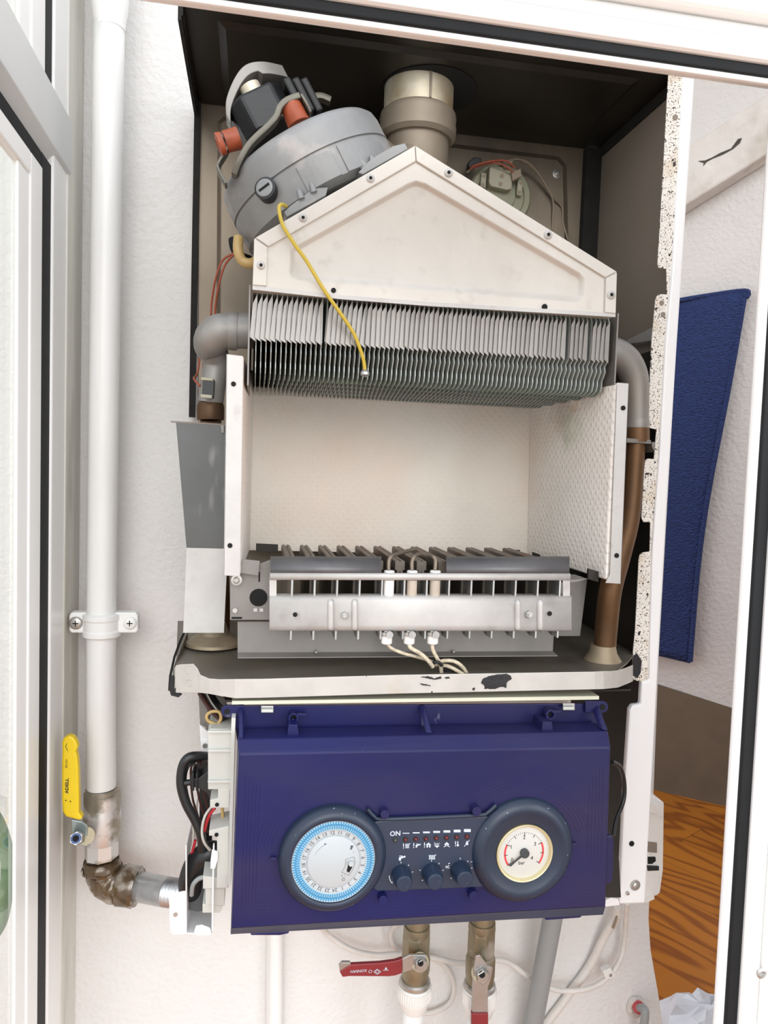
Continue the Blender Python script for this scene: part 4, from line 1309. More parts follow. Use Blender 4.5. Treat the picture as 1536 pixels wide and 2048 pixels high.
m = mb('grey_plastic').plate([(463, 1436), (471, 1436), (469, 1500), (462, 1770), (456, 1770)], .622, .03); m.build('edge_strip', B)
m = mb('navy').plate([(1213, 1672), (1224, 1672), (1228, 1680), (1226, 1760), (1220, 1768), (1211, 1768)], DP + .004, .02); m.build('side_latch', box, .001)

# engraved field lines around the dials would be dents; the fields themselves
def ridge(px, D, r, name, par, key='navy'):
    return mb(key).tube([P(x, y, D) for x, y in px], r, 8, 4).build(name, par)

m = mb('navy')
for k in range(5):
    d = 7 * k
    rr_ = 124 + d
    arc_ = [(665 + rr_ * math.cos(math.radians(a)), 1712 - rr_ * math.sin(math.radians(a))) for a in range(60, 175, 8)]
    m.tube([P(x, y, DP + .0001) for x, y in arc_], .00028, 6, 2)
    arc_ = [(1043 + (116 + d) * math.cos(math.radians(a)), 1697 - (116 + d) * math.sin(math.radians(a))) for a in range(120, 8, -8)]
    m.tube([P(x, y, DP + .0001) for x, y in arc_], .00028, 6, 2)
    m.tube([P(x, y, DP + .0001) for x, y in ((492 + d, 1545 + d), (486 + d, 1690), (484 + d, 1825 - d), (540, 1822 - d))], .00028, 6, 1)
    m.tube([P(x, y, DP + .0001) for x, y in ((1206 - d, 1530 + d), (1203 - d, 1690), (1198 - d, 1790 - d), (1120, 1794 - d))], .00028, 6, 1)
    m.tube([P(x, y, DP + .0001) for x, y in ((760, 1800 + d), (950, 1791 + d))], .00028, 6, 1)
m.build('relief_lines', box)['kind'] = 'stuff'

# display plate between the dials
DPL = DP - .003
m = mb('navy_plate')
m.plate([(735, 1646), (760, 1642), (1000, 1632), (1010, 1640), (1010, 1770), (955, 1775), (755, 1783), (735, 1770)], DPL, .004)
m.build('display_plate', box, .001)
m = mb('navy_rim')
m.tube([P(735, 1618, DPL), P(748, 1632, DPL), P(766, 1638, DPL), P(860, 1635, DPL), P(958, 1630, DPL), P(975, 1625, DPL), P(992, 1610, DPL)], .0018, 10)
m.build('plate_lip', box)
for x, y in ((767, 1625), (949, 1619), (764, 1794), (943, 1786)):
    c = P(x, y - 3, DP); s = S(x, y, DP)
    m = mb('navy').lathe(c, (0, -1, 0), [(9.5 * s, -.001), (9 * s, .007), (8 * s, .0075)], 24); m.build('panel_peg', box)
for x, y, d in ((547, 1719, 1), (1148, 1690, -1)):
    m = mb('navy').plate([(x - 6, y - 3), (x + 6, y - 3), (x + 6, y + 3), (x - 6, y + 3)], DP - .004, .005); m.build('panel_peg', box, .0005)

# ---- timer dial
def prof_ring(s, r1, r0, h):
    """rounded bezel from outer radius r1 to inner r0"""
    return [(r1 * s, -.002), (r1 * s, h * .25), ((r1 - 2) * s, h * .5), ((r1 - 7) * s, h * .8), ((r1 - 13) * s, h * .96), ((r1 - 19) * s, h), ((r0 + 3) * s, h * .98), (r0 * s, h * .93), (r0 * s, h * .5)]
c = P(665, 1712, DP); s = S(665, 1712, DP)
m = mb('navy_rim').lathe(c, (0, -1, 0), prof_ring(s, 107, 83, .011), 72, caps=False, sharp=45)
TM = m.build('timer_bezel', B, label='slate blue bezel ring of the timer')
dc = c - BACK * .0085
tm = mb('dial_white').lathe(c, (0, -1, 0), [(83.5 * s, .004), (83.5 * s, .0082), (81.5 * s, .0092), (80 * s, .0088), (52 * s, .0088), (51 * s, .0096), (50 * s, .0098), (1e-6, .0098)], 72, caps=False)
TD = tm.build('timer_dial', B, label='white 24 hour timer dial with blue tappets')
OFF = math.radians(4)
X_, Z_ = Vector((1, 0, 0)), Vector((0, 0, 1))
def pol(cc, r, a, d):
    return cc + X_ * (r * math.cos(a)) + Z_ * (r * math.sin(a)) - BACK * d
m = mb('dial_blue'); 
for k in range(96):
    a = 2 * PI * k / 96; da = 2 * PI / 96 * .24
    q = [pol(c, 66 * s, a - da, .0088), pol(c, 75.5 * s, a - da * .9, .0088), pol(c, 75.5 * s, a + da * .9, .0088), pol(c, 66 * s, a + da, .0088)]
    m.prism(q, -BACK * .0009)
    a2 = a + PI / 96; da2 = da * 1.0
    q = [pol(c, 73 * s, a2 - da2, .0088), pol(c, 80.5 * s, a2 - da2, .0088), pol(c, 80.5 * s, a2 + da2, .0088), pol(c, 73 * s, a2 + da2, .0088)]
    m.prism(q, -BACK * .0006)
m.use('dial_pale')
m.lathe(c, (0, -1, 0), [(82 * s, .0088), (82 * s, .00895), (65 * s, .00895), (65 * s, .0088)], 72, caps=False)
o = m.build('tappet_ring', TD); o['kind'] = 'stuff'
m = mb('ink_grey')
for n in range(1, 25):
    a = PI / 2 + OFF + (n - 12) * PI / 12
    r = 58.0 * s
    m.text(str(n), pol(c, r, a, .0091), 7.0 * s, a - PI / 2, bold=.0)
for k in range(96):
    a = 2 * PI * k / 96 + OFF
    q0, q1 = (52.2, 54.2) if k % 4 else (51.8, 54.6)
    for r0, r1 in ((q0, q1), (62.2, 63.6)):
        w = .25 * s
        t_ = Vector((-math.sin(a), 0, math.cos(a))) * w
        p0 = pol(c, r0 * s, a, .0091); p1 = pol(c, r1 * s, a, .0091)
        m.face([m.v(p0 + t_), m.v(p1 + t_), m.v(p1 - t_), m.v(p0 - t_)])
m.build('hour_numbers', TD)
m = mb('ink')
cf = c - BACK * .0100
arc = [pol(c, 40 * s, math.radians(150 - 22 * k / 8 - 2), .0099) for k in range(9)]
arc = [pol(c, 40.5 * s, math.radians(157 - 42 * k / 8), .0099) for k in range(9)]
for a, b in zip(arc, arc[1:]):
    n_v = Vector((0, 0, .28 * s))
    m.face([m.v(a - n_v), m.v(b - n_v), m.v(b + n_v), m.v(a + n_v)])
ah = arc[-1]
m.face([m.v(ah + X_ * 3 * s + Z_ * 1.6 * s), m.v(ah - X_ * 2.5 * s + Z_ * 1.6 * s), m.v(ah - X_ * 1.8 * s - Z_ * 1.3 * s)])
def onface(dx, dy):
    return cf + X_ * dx * s - Z_ * dy * s
m.face([m.v(onface(*q)) for q in ((32, -26), (38.5, -30.5), (33, -31.5))][::-1])
m.face([m.v(onface(*q)) for q in ((30.5, -24), (38, -29), (34, -23.5))])
m.build('dial_arrow', TD)
m = mb('ink_grey')
sw = [(23, -4), (33, -7), (40, -8), (42, 4), (38, 18), (31, 29), (24, 24), (16, 22), (22, 12), (24, 2)]
def outline(m, pts_, w, close=True):
    n = len(pts_)
    for i in range(n if close else n - 1):
        a = Vector(pts_[i]); b = Vector(pts_[(i + 1) % n])
        t = (b - a).normalized(); k = Vector((-t.y, t.x)) * w / 2
        m.face([m.v(onface(*q)) for q in (a + k, b + k, b - k, a - k)])
outline(m, sw, .5)
outline(m, [(20 + 3.2 * math.cos(2 * PI * k / 16), 36 + 3.2 * math.sin(2 * PI * k / 16)) for k in range(16)], .5)
outline(m, [(20, 36), (20, 33.8)], .5, False); outline(m, [(20, 36), (21.5, 37)], .5, False)
m.text('0', onface(17, 28.5), 3.6 * s); m.text('I', onface(23, 27), 3.6 * s, .5)
m.text('I', onface(38.5, -18), 3.4 * s, .3)
m.build('selector_print', TD)
m = mb('hole')
m.prism([onface(*q) for q in ((29, 6), (38, 7), (35.5, 15), (30.5, 23), (26, 19.5))], -BACK * .0002)
m.use('dial_white').cyl(onface(33.5, 2.5), onface(33.5, 2.5) - BACK * .003, 4.8 * s, seg=16)
m.build('selector_switch', TD)

# ---- pressure gauge
c = P(1043, 1697, DP); s = S(1043, 1697, DP)
m = mb('navy_rim').lathe(c, (0, -1, 0), [(100 * s, -.002), (100 * s, .002), (98 * s, .0045), (92 * s, .0075), (84 * s, .009), (76 * s, .0088), (74 * s, .0082), (56 * s, .0068), (56 * s, .003)], 72, caps=False, sharp=45)
m.build('gauge_bezel', B, label='slate blue bezel ring of the gauge')
g = c + Vector((1.5 * s, 0, -2.5 * s))
m = mb('gauge_face').lathe(g, (0, -1, 0), [(52 * s, .004), (50 * s, .0045), (1e-6, .0045)], 64, caps=False)
m.use('gauge_brass').lathe(g, (0, -1, 0), [(55.5 * s, .004), (55.5 * s, .0070), (54 * s, .0078), (52 * s, .0075), (50.5 * s, .0058), (49.5 * s, .0045)], 64, caps=False)
GA = m.build('pressure_gauge', B, label='round white pressure gauge with pale brass ring')
def gp(dx, dy, d=.0047):
    return g + X_ * dx * s - Z_ * dy * s - BACK * d
def garc(m, r0, r1, a0, a1, K=14, d=.0047):
    for k in range(K):
        u, v = math.radians(a0 + (a1 - a0) * k / K), math.radians(a0 + (a1 - a0) * (k + 1) / K)
        m.face([m.v(gp(r0 * math.cos(u), -r0 * math.sin(u), d)), m.v(gp(r1 * math.cos(u), -r1 * math.sin(u), d)), m.v(gp(r1 * math.cos(v), -r1 * math.sin(v), d)), m.v(gp(r0 * math.cos(v), -r0 * math.sin(v), d))])
A0, A1, A2, A3, A4 = 217, 153, 92, 28, -36
m = mb('red_print'); garc(m, 36, 39.5, A0, A1); garc(m, 36, 39.5, A3, A4); m.build('red_zone', GA)
m = mb('ink')
for k in range(41):
    v = k / 10
    a = math.radians(A0 + (A4 - A0) * v / 4)
    big = k % 10 == 0; mid = k % 5 == 0
    if not mid and (v < 1 or v > 3):
        continue
    r0 = 31 if big else (32.5 if mid else 36.5)
    w = .55 if mid else .28
    p0, p1 = gp(r0 * math.cos(a), -r0 * math.sin(a), .0048), gp(39.5 * math.cos(a), -39.5 * math.sin(a), .0048)
    t_ = Vector((-math.sin(a), 0, math.cos(a))) * w * s
    m.face([m.v(p0 + t_), m.v(p1 + t_), m.v(p1 - t_), m.v(p0 - t_)])
for tx, dx, dy in (('0', -23, 13), ('1', -26, -12), ('2', -1, -29), ('3', 21, -15), ('4', 16, 12)):
    m.text(tx, gp(dx, dy, .0048), 7.5 * s)
m.text('bar', gp(-4, 20, .0048), 7 * s)
m.build('gauge_print', GA)
a = math.radians(A0)
td = Vector((math.cos(a), 0, math.sin(a))); tn = Vector((-math.sin(a), 0, math.cos(a)))
n0 = gp(0, 0, .0062)
m = mb('needle').prism([n0 + tn * 2.0 * s, n0 + td * 22 * s + tn * 1.6 * s, n0 + td * 35 * s + tn * 2.6 * s, n0 + td * 37 * s, n0 + td * 35 * s - tn * 2.6 * s, n0 + td * 22 * s - tn * 1.6 * s, n0 - tn * 2.0 * s], -BACK * .0006)
m.lathe(gp(0, 0, .0046), (0, -1, 0), [(8.5 * s, 0), (8.5 * s, .003), (7.5 * s, .0036)], 28)
m.build('gauge_needle', GA)

# ---- knobs, diodes, print on the display plate
for k, (x, y, ang) in enumerate(((802, 1749, -.6), (863, 1745.5, .5), (920.5, 1741, -.9))):
    c = P(x, y, DPL); s = S(x, y, DPL)
    m = mb('navy_knob').lathe(c, (0, -1, 0), [(20 * s, 0), (19.5 * s, .002), (16 * s, .0135), (15 * s, .0148), (13.5 * s, .0152)], 40, sharp=50)
    kb = m.build('control_knob', B)
    cc = c - BACK * .0152
    m = mb('navy_plate').cyl(cc + X_ * 6 * s * math.cos(ang) + Z_ * (6 * s * math.sin(ang)) , cc + X_ * 6 * s * math.cos(ang) + Z_ * (6 * s * math.sin(ang)) - BACK * .0003, 2.8 * s, seg=16)
    m.build('pointer_dot', kb)
DI = DPL - .0002
for k in range(8):
    x = 790 + (810.8 - 790) * k if k < 2 else 810.8 + 20.45 * (k - 1)
    y = 1679.5 - 1.0 * k
    c = P(x, y, DPL); s = S(x, y, DPL)
    m = mb('black_plastic').lathe(c, (0, -1, 0), [(5.0 * s, 0), (5.0 * s, .0006), (3.9 * s, .0007)], 20)
    m.use('led_green' if k == 0 else 'led_red').lathe(c, (0, -1, 0), [(3.6 * s, 0), (3.4 * s, .0012), (2.2 * s, .0022), (1e-6, .0026)], 16, caps=False, sharp=60)
    m.build('indicator_light', B, label='green indicator light' if k == 0 else None)
m = mb('ink_white')
s = S(860, 1680, DPL)
def ip(x, y):
    return P(x, y, DI)
def quad(*q):
    m.face([m.v(ip(*p)) for p in q])
def bar(x0, y0, x1, y1):
    quad((x0, y0), (x1, y0), (x1, y1), (x0, y1))
def line(pts_, w):
    for a, b in zip(pts_, pts_[1:]):
        a = Vector(a); b = Vector(b); t = (b - a).normalized(); k = Vector((-t.y, t.x)) * w / 2
        m.face([m.v(ip(*q)) for q in (a + k, b + k, b - k, a - k)])
m.text('ON', ip(790.5, 1667.5), 9.5 * s, bold=.00012)
for k in range(7):
    x = 812 + 20.45 * k; y = 1666.5 - .9 * k
    h = (1.6, 2.4, 3.4, 4.0, 4.6, 5.4, 6)[k]
    bar(x - 6.8, y - h / 2, x + 6.8, y + h / 2)
def excl(x, y):
    bar(x - .9, y - 5, x + .9, y + 1.5); bar(x - .9, y + 3, x + .9, y + 5)
def radiator(x, y, w, h, n=4):
    for k in range(n):
        xx = x - w / 2 + w * (k + .5) / n
        bar(xx - w / n * .32, y - h / 2, xx + w / n * .32, y + h / 2)
    bar(x - w / 2, y - h / 2 + 1, x + w / 2, y - h / 2 + 2); bar(x - w / 2, y + h / 2 - 2, x + w / 2, y + h / 2 - 1); bar(x + w / 2, y - h / 2 - 1.2, x + w / 2 + 1.6, y - h / 2 + 1)
def tap(x, y, k=1.0):
    m.face([m.v(ip(x + a * k, y + b * k)) for a, b in ((-6, 5), (-6, -1), (-2, -2), (6, -4.5), (7, -1.5), (0, .5), (-2, 2), (-2, 5))])
    bar(x - 5 * k, y - 4.5 * k, x + 1 * k, y - 3 * k)
y = 1691
excl(807, 1692); radiator(814.5, 1692, 8, 9)
excl(827.5, 1691); tap(836, 1691, .8)
excl(849, 1690)
quad((851.5, 1690), (857, 1685), (862.5, 1690)); bar(853, 1690, 856, 1695); bar(858, 1690, 861, 1695)
m.text('bar', ip(874, 1687.5), 6.2 * s); quad((868.5, 1691), (879.5, 1691), (874, 1696)); 
quad((888, 1689), (893.5, 1684), (899, 1689)); bar(890, 1689, 892.2, 1693); bar(895, 1689, 897.2, 1693); line([(887.5, 1694), (893.5, 1690), (899.5, 1694)], 1.5)
excl(911, 1687.5); bar(914.6, 1682.5, 916.6, 1690); m.face([m.v(ip(*q)) for q in circle_px(915.6, 1690.5, 2.4, 12)][::-1])
m.face([m.v(ip(*q)) for q in ((934, 1691), (931, 1688), (932, 1684.5), (934.5, 1681), (936, 1685.5), (937, 1688.5))]); line([(928.5, 1693), (939, 1680)], 1.2)
tap(804, 1716, 1.05); radiator(864, 1714.5, 13, 9)
radiator(894, 1734, 6, 5, 3); line([(896, 1728), (900, 1726)], 1.4); line([(941, 1724), (947, 1723)], 1)
for kx, ky in ((802, 1749), (863, 1745.5), (920.5, 1741)):
    for a in (90, 50, 12, -40, -140, 168):
        if kx < 810 and a == 168:
            continue
        r0, r1 = 22, 25
        u = math.radians(a)
        line([(kx + r0 * math.cos(u), ky - r0 * math.sin(u) * 1.02), (kx + r1 * math.cos(u), ky - r1 * math.sin(u) * 1.02)], 1.5)
line([(778.5, 1751), (779, 1757), (782, 1764), (785, 1767)], 1.6)
m.build('panel_print', box)

# ---- plastic housing and wiring at the left of the box
m = mb('grey_plastic')
m.plate([(420, 1458), (463, 1458), (463, 1579), (416, 1579), (416, 1466)], .640, .05)
for y in (1462, 1500, 1562):
    m.plate([(415, y), (464, y - 1), (464, y + 5), (416, y + 5)], .637, .05)
m.build('side_housing', B, .0006)
m = mb('grey_plastic'); m.plate([(436, 1578), (460, 1578), (458, 1616), (420, 1616), (420, 1600), (436, 1597)], .640, .03); m.disc(434, 1609, .640, 4); m.build('side_housing', B, .0006)
m = mb('grey_plastic')
m.plate([(425, 1660), (458, 1652), (457, 1776), (434, 1776), (434, 1672), (418, 1672), (418, 1662)], .640, .03); m.disc(433, 1669, .640, 4)
m.plate([(406, 1752), (452, 1758), (452, 1778), (406, 1778)], .645, .03); m.plate([(411, 1778), (450, 1778), (449, 1812), (411, 1810)], .648, .03); m.plate([(405, 1808), (446, 1812), (440, 1826), (405, 1826)], .65, .03)
m.build('side_housing', B, .0006)
m = mb('white_enamel')
m.plate([(399, 1448), (425, 1472), (425, 1482), (401, 1482)], .70, .002); m.plate([(401, 1482), (420, 1480), (420, 1508), (404, 1506)], .698, .002); m.disc(410, 1491, .698, 5, .001, 'screw')
m.build('mounting_bracket', B, .0004)
m = mb('galv_dark'); m.plate([(397, 1386), (410, 1386), (420, 1460), (400, 1448)], .71, .002); m.plate([(408, 1386), (450, 1396), (462, 1436), (462, 1460), (412, 1460)], .72, .002)
m.build('mounting_bracket', B)
m = mb('blue_conn').plate([(420, 1450), (436, 1448), (436, 1457), (420, 1457)], .66, .01); m.plate([(452, 1448), (464, 1448), (464, 1455), (452, 1455)], .66, .01); m.build('terminal_block', B, .0005)
def wire(key, pth, r, name='wire'):
    return mb(key).tube([P(*q) for q in pth], r, 10).build(name, B)
wire('maroon_wire', [(400, 1386, .70), (410, 1402, .69), (424, 1422, .68), (444, 1442, .66)], .0025, 'supply_wire')
wire('black_cable', [(412, 1386, .70), (422, 1400, .69), (434, 1416, .68), (450, 1432, .66)], .0038, 'supply_wire')
wire('black_cable', [(422, 1388, .70), (430, 1402, .69), (440, 1414, .68), (456, 1424, .66)], .003, 'supply_wire')
wire('grey_wire', [(414, 1388, .69), (424, 1406, .68), (436, 1422, .67)], .0007, 'supply_wire')
wire('cream_hose', [(436, 1448, .655), (442, 1436, .655), (438, 1424, .655), (424, 1423, .655), (414, 1430, .655), (416, 1441, .655), (432, 1448, .655), (452, 1451, .66)], .0015, 'looped_wire')
wire('black_cable', [(424, 1514, .69), (398, 1512, .67), (376, 1516, .665), (364, 1536, .665), (362, 1570, .665), (372, 1606, .665), (390, 1640, .665), (402, 1670, .665), (404, 1700, .67)], .0042, 'black_cable')
wire('black_cable', [(400, 1516, .68), (378, 1530, .672), (370, 1556, .672), (374, 1590, .672), (384, 1620, .672)], .0016, 'black_cable')
for k, (x0, dx) in enumerate(((384, 0), (392, 5), (399, 10))):
    wire('maroon_wire', [(424, 1518 + k * 3, .70), (404, 1518 + k * 2, .69), (x0, 1530 + k * 3, .685), (x0 - 2 + dx * .5, 1560, .685), (x0 + 2 + dx, 1600, .685), (x0 + 14 + dx, 1640, .685), (x0 + 18 + dx, 1665, .685)], .0011, 'brown_wire')
wire('grey_wire', [(364, 1600, .68), (374, 1626, .68), (386, 1652, .68), (386, 1680, .68), (381, 1704, .68)], .0009, 'grey_wire')
wire('grey_wire', [(424, 1612, .66), (410, 1632, .655), (404, 1660, .655), (408, 1684, .655), (420, 1700, .66)], .0012, 'grey_wire')
wire('bright_red', [(430, 1616, .66), (418, 1632, .66), (408, 1664, .665)], .0014, 'red_wire')
wire('bright_red', [(391, 1680, .68), (386, 1698, .68), (384, 1708, .68)], .0014, 'red_wire')
wire('cream_hose', [(444, 1612, .66), (446, 1640, .66), (447, 1656, .66)], .0016, 'cream_wire')
m = mb('black_plastic')
m.tube([P(362, 1566, .665), P(378, 1565, .665), P(384, 1562, .665)], .0028, 12)
m.prism([P(380, 1558, .66), P(398, 1556, .66), P(418, 1540, .66), P(418, 1590, .66), P(398, 1578, .66), P(380, 1572, .66)], (0, .02, 0))
for x in (386, 394):
    m.plate([(x - 3, 1546), (x + 2, 1547), (x + 2, 1584), (x - 3, 1582)], .657, .024)
m.plate([(410, 1578), (436, 1580), (434, 1602), (418, 1598)], .66, .02)
m.build('power_plug', B, .0015)
m = mb('black_plastic').plate([(398, 1520), (424, 1520), (424, 1750), (400, 1750)], .73, .004); m.build('cable_cover', B)
m = mb('black_cable')
m.tube([P(388, 1800, .70), P(380, 1770, .69), P(390, 1735, .685), P(412, 1708, .68), P(436, 1702, .68)], [.010, .011, .0115, .011, .009], 16)
m.build('gas_hose', B)
m = mb('grey_pipe').tube([P(383, 1790, .675), P(386, 1770, .672), P(398, 1757, .67), P(412, 1754, .67)], .0022, 10); m.use('black_plastic').cyl(P(400, 1780, .69), P(400, 1780, .71), .018, seg=28); m.build('gas_union', B)
# white L bracket under the hose
m = mb('white_enamel')
m.plate([(338, 1798), (346, 1788), (366, 1783), (372, 1783), (372, 1868), (346, 1870), (340, 1862)], .668, .0015)
m.disc(351, 1828, .668, 4.5, .0015, 'screw')
m.prism([P(371, 1690, .668), P(371, 1868, .668), P(371, 1868, .668) + BACK * .10, P(378, 1690, .668) + BACK * .10], (.0012, 0, 0))
m.prism([P(371, 1866, .668), P(424, 1866, .668), P(424, 1866, .668) + BACK * .06, P(371, 1866, .668) + BACK * .06], (0, 0, -.0012))
m.build('lower_bracket', B, .0005, label='white L-shaped sheet bracket')
m = mb('white_enamel')
m.plate([(388, 1864), (392, 1852), (404, 1850), (420, 1856), (423, 1866), (421, 1871), (392, 1871)], .664, .0015)
m.plate([(426, 1690), (429, 1690), (428, 1778), (427, 1862), (423, 1864), (424, 1778)], .640, .004)
m.plate([(424, 1700), (436, 1704), (436, 1718), (430, 1738), (421, 1738), (421, 1722)], .638, .002)
m.build('lower_bracket', B, .0005)
m = mb('white_enamel').plate([(1212, 1800), (1222, 1795), (1236, 1798), (1240, 1810), (1210, 1814)], .69, .0015); m.build('lower_bracket', B, .0004)
wire('black_cable', [(1224, 1524, .64), (1240, 1534, .65), (1248, 1562, .66), (1247, 1600, .66), (1232, 1640, .65), (1226, 1672, .64)], .0022, 'black_cable')
m = mb('dark_liner').plate([(1222, 1690), (1238, 1720), (1242, 1795), (1212, 1795)], .68, .01); m.build('lower_bracket', B)

# ================================================================== PIPES AND FITTINGS ON THE WALL
GD = .848
m = mb('pipe_white')
m.tube([P(219, 60, GD), P(217, 130, GD), P(203, 1200, GD), P(203, 1574, GD)], [.0163, .0160, .0160, .0160], 32, 4)
ztp = P(219, 10, GD)
m.lathe(P(219, 42, GD), (0, 0, 1), [(.0158, -.010), (.0168, 0), (.0188, .012), (.0195, .022), (.0195, .30)], 32, sharp=60)
gp_ = m.build('gas_pipe'); tag(gp_, 'white painted gas pipe running up the wall left of the boiler', 'pipe')
# clamp
K = thing('pipe_clamp', 'white two-screw clamp around the painted gas pipe', 'clamp', P(205, 1250, GD))
kc = P(204, 1249, GD)
m = mb('pipe_white').lathe(kc, (0, 0, 1), [(.0185, -.0135), (.0205, -.012), (.0205, -.007), (.0195, -.005), (.0195, .005), (.0205, .007), (.0205, .012), (.0185, .0135)], 36, sharp=20)
m.build('clamp_band', K, .0004)
for x0, x1, sx_ in ((138, 184, 152), (226, 276, 260)):
    m = mb('pipe_white').plate([(x0, 1232), (x0 + 4, 1225), (x1 - 4, 1225), (x1, 1232), (x1, 1260), (x1 - 4, 1266), (x0 + 4, 1266), (x0, 1260)], .842, .014)
    m.build('clamp_ear', K, .0015)
    m = MB().use('screw' if x0 < 150 else 'pipe_white')
    c = P(sx_, 1246, .842); s = S(sx_, 1246, .842)
    m.lathe(c, (0, -1, 0), [(14 * s, 0), (13.5 * s, .0012), (9 * s, .0026), (1e-6, .003)], 24, caps=False, sharp=60)
    m.use('hole').prism([c + X_ * 6 * s + Z_ * 1 * s, c - X_ * 6 * s + Z_ * 1 * s, c - X_ * 6 * s - Z_ * 1 * s, c + X_ * 6 * s - Z_ * 1 * s], -BACK * .0032)
    m.prism([c + Z_ * 6 * s + X_ * 1 * s, c - Z_ * 6 * s + X_ * 1 * s, c - Z_ * 6 * s - X_ * 1 * s, c + Z_ * 6 * s - X_ * 1 * s], -BACK * .0032)
    m.build('clamp_screw', K)
# gas valve
GV = thing('gas_valve', 'gas shut-off valve with yellow lever at the foot of the white pipe', 'valve', P(205, 1640, GD))
def zz(y):
    return P(204, y, GD).z
vx = P(204, 1640, GD).x; vy = EYE.y + GD
m = mb('nickel')
m.lathe((vx, vy, zz(1712)), (0, 0, 1), [(.0185, 0), (.0185, zz(1680) - zz(1712)), ], 8)
m.lathe((vx, vy, zz(1682)), (0, 0, 1), [(.0182, 0), (.0198, .006), (.0205, .016), (.0205, zz(1622) - zz(1682)), (.0195, zz(1610) - zz(1682))], 32, sharp=50)
m.lathe((vx, vy, zz(1612)), (0, 0, 1), [(.0203, 0), (.0203, zz(1585) - zz(1612)), (.0185, zz(1583) - zz(1612)), (.0185, zz(1577) - zz(1612)), (.0170, zz(1575) - zz(1612))], 10)
m.build('valve_body', GV, .0006)
ye = vy - .020
m = mb('brass').cyl(P(172, 1672, GD), P(172, 1672, .80), .009, seg=20); m.build('valve_stem', GV)
m = mb('zinc_blue')
m.prism([P(143, 1640, .800), P(164, 1644, .800), P(174, 1652, .800), P(176, 1690, .800), P(172, 1694, .800), P(146, 1684, .800)], (0, .003, 0))
m.use('chrome').hexa(P(158, 1676, .800), P(152, 1677, .785), .0072)
m.use('blue_nylon').cyl(P(152, 1677, .7852), P(151.5, 1677, .783), .0052, seg=20)
m.use('hole').cyl(P(151.5, 1677, .7832), P(151.5, 1677, .7826), .0032, seg=16)
m.build('lever_nut', GV, .0004, label='zinc lever plate with blue-insert nut')
m = mb('yellow')
Dl = .785
ol = [(123, 1486), (127, 1477), (137, 1471), (147, 1475), (153, 1484), (156, 1494), (152, 1504), (155, 1514), (157, 1540), (158, 1600), (158, 1626), (166, 1636), (160, 1642), (142, 1637), (131, 1634), (125, 1625), (123, 1600), (123, 1520), (124, 1502)]
m.plate(ol, Dl, .010)
m.build('lever_sleeve', GV, .003, label='yellow vinyl lever sleeve')
m = mb('ink')
ax90 = (Vector((0, 0, 1)), Vector((-1, 0, 0)))
s = S(135, 1560, Dl)
m.text('ADELL', P(134, 1572, Dl - .0005), 6.5 * s, 0, ax90, bold=.00012, xs=1.25)
m.text('EN 331', P(133, 1527, Dl - .0005), 4.5 * s, 0, ax90)
for tx_, ty_ in ((131.5, 1601), (140.5, 1603)):     # two small printed triangles
    m.face([m.v(P(tx_ + a, ty_ + b, Dl - .0005)) for a, b in ((-2, 0), (1.2, -1.8), (1.2, 1.8))])
for a, b in (((131, 1493), (134, 1487)), ((131, 1493), (135.5, 1502))):
    a = Vector(a); b = Vector(b); t = (b - a).normalized(); k = Vector((-t.y, t.x)) * .5
    m.face([m.v(P(*q, Dl - .0005)) for q in (a + k, b + k, b - k, a - k)])
m.build('lever_print', GV)
# elbow
m = mb('sealant')
m.tube([P(204, 1716, GD), P(205, 1732, GD), P(212, 1755, GD), P(232, 1770, GD - .004), P(262, 1772, GD - .008)], [.0185, .0190, .0200, .0205, .0195], 32, 8)
ea, eb = P(240, 1769, GD - .006), P(276, 1775, GD - .012)
m.lathe(ea, eb - ea, [(.0215, 0), (.0225, .003), (.0225, (eb - ea).length - .003), (.0205, (eb - ea).length)], 32, sharp=20)
m.lathe(P(204, 1733, GD), (0, 0, 1), [(.0205, -.004), (.0215, 0), (.0205, .006), (.019, .009)], 32, sharp=20)
el = m.build('pipe_elbow')
ss = el.modifiers.new('smooth', 'SUBSURF'); ss.levels = 1; ss.render_levels = 1; ss.subdivision_type = 'SIMPLE'
tx = bpy.data.textures.new('sealant lumps', 'CLOUDS'); tx.noise_scale = .011
dm = el.modifiers.new('lumps', 'DISPLACE'); dm.texture = tx; dm.strength = .0045; dm.mid_level = .55; dm.texture_coords = 'LOCAL'
tag(el, 'brown sealant-smeared pipe elbow below the yellow-handled valve', 'fitting')
# threaded nipple
m = mb('thread_steel')
a_, b_ = P(276, 1773, GD - .012), P(334, 1784, GD - .03)
L = (b_ - a_).length
m.lathe(a_, b_ - a_, [(.0150, -.004), (.0158, .004), (.0158, L)], 32)
c_ = P(374, 1789, .800)
L2 = (c_ - b_).length
pr = [(.0150, 0)]
nth = 6
for k in range(nth):
    pr += [(.0157, L2 * (k + .35) / nth), (.0136, L2 * (k + .85) / nth)]
pr.append((.0140, L2 + .03))
m.lathe(b_, c_ - b_, pr, 32, sharp=10)
np_ = m.build('threaded_nipple'); tag(np_, 'galvanised threaded pipe stub running from the elbow into the boiler bracket', 'fitting')

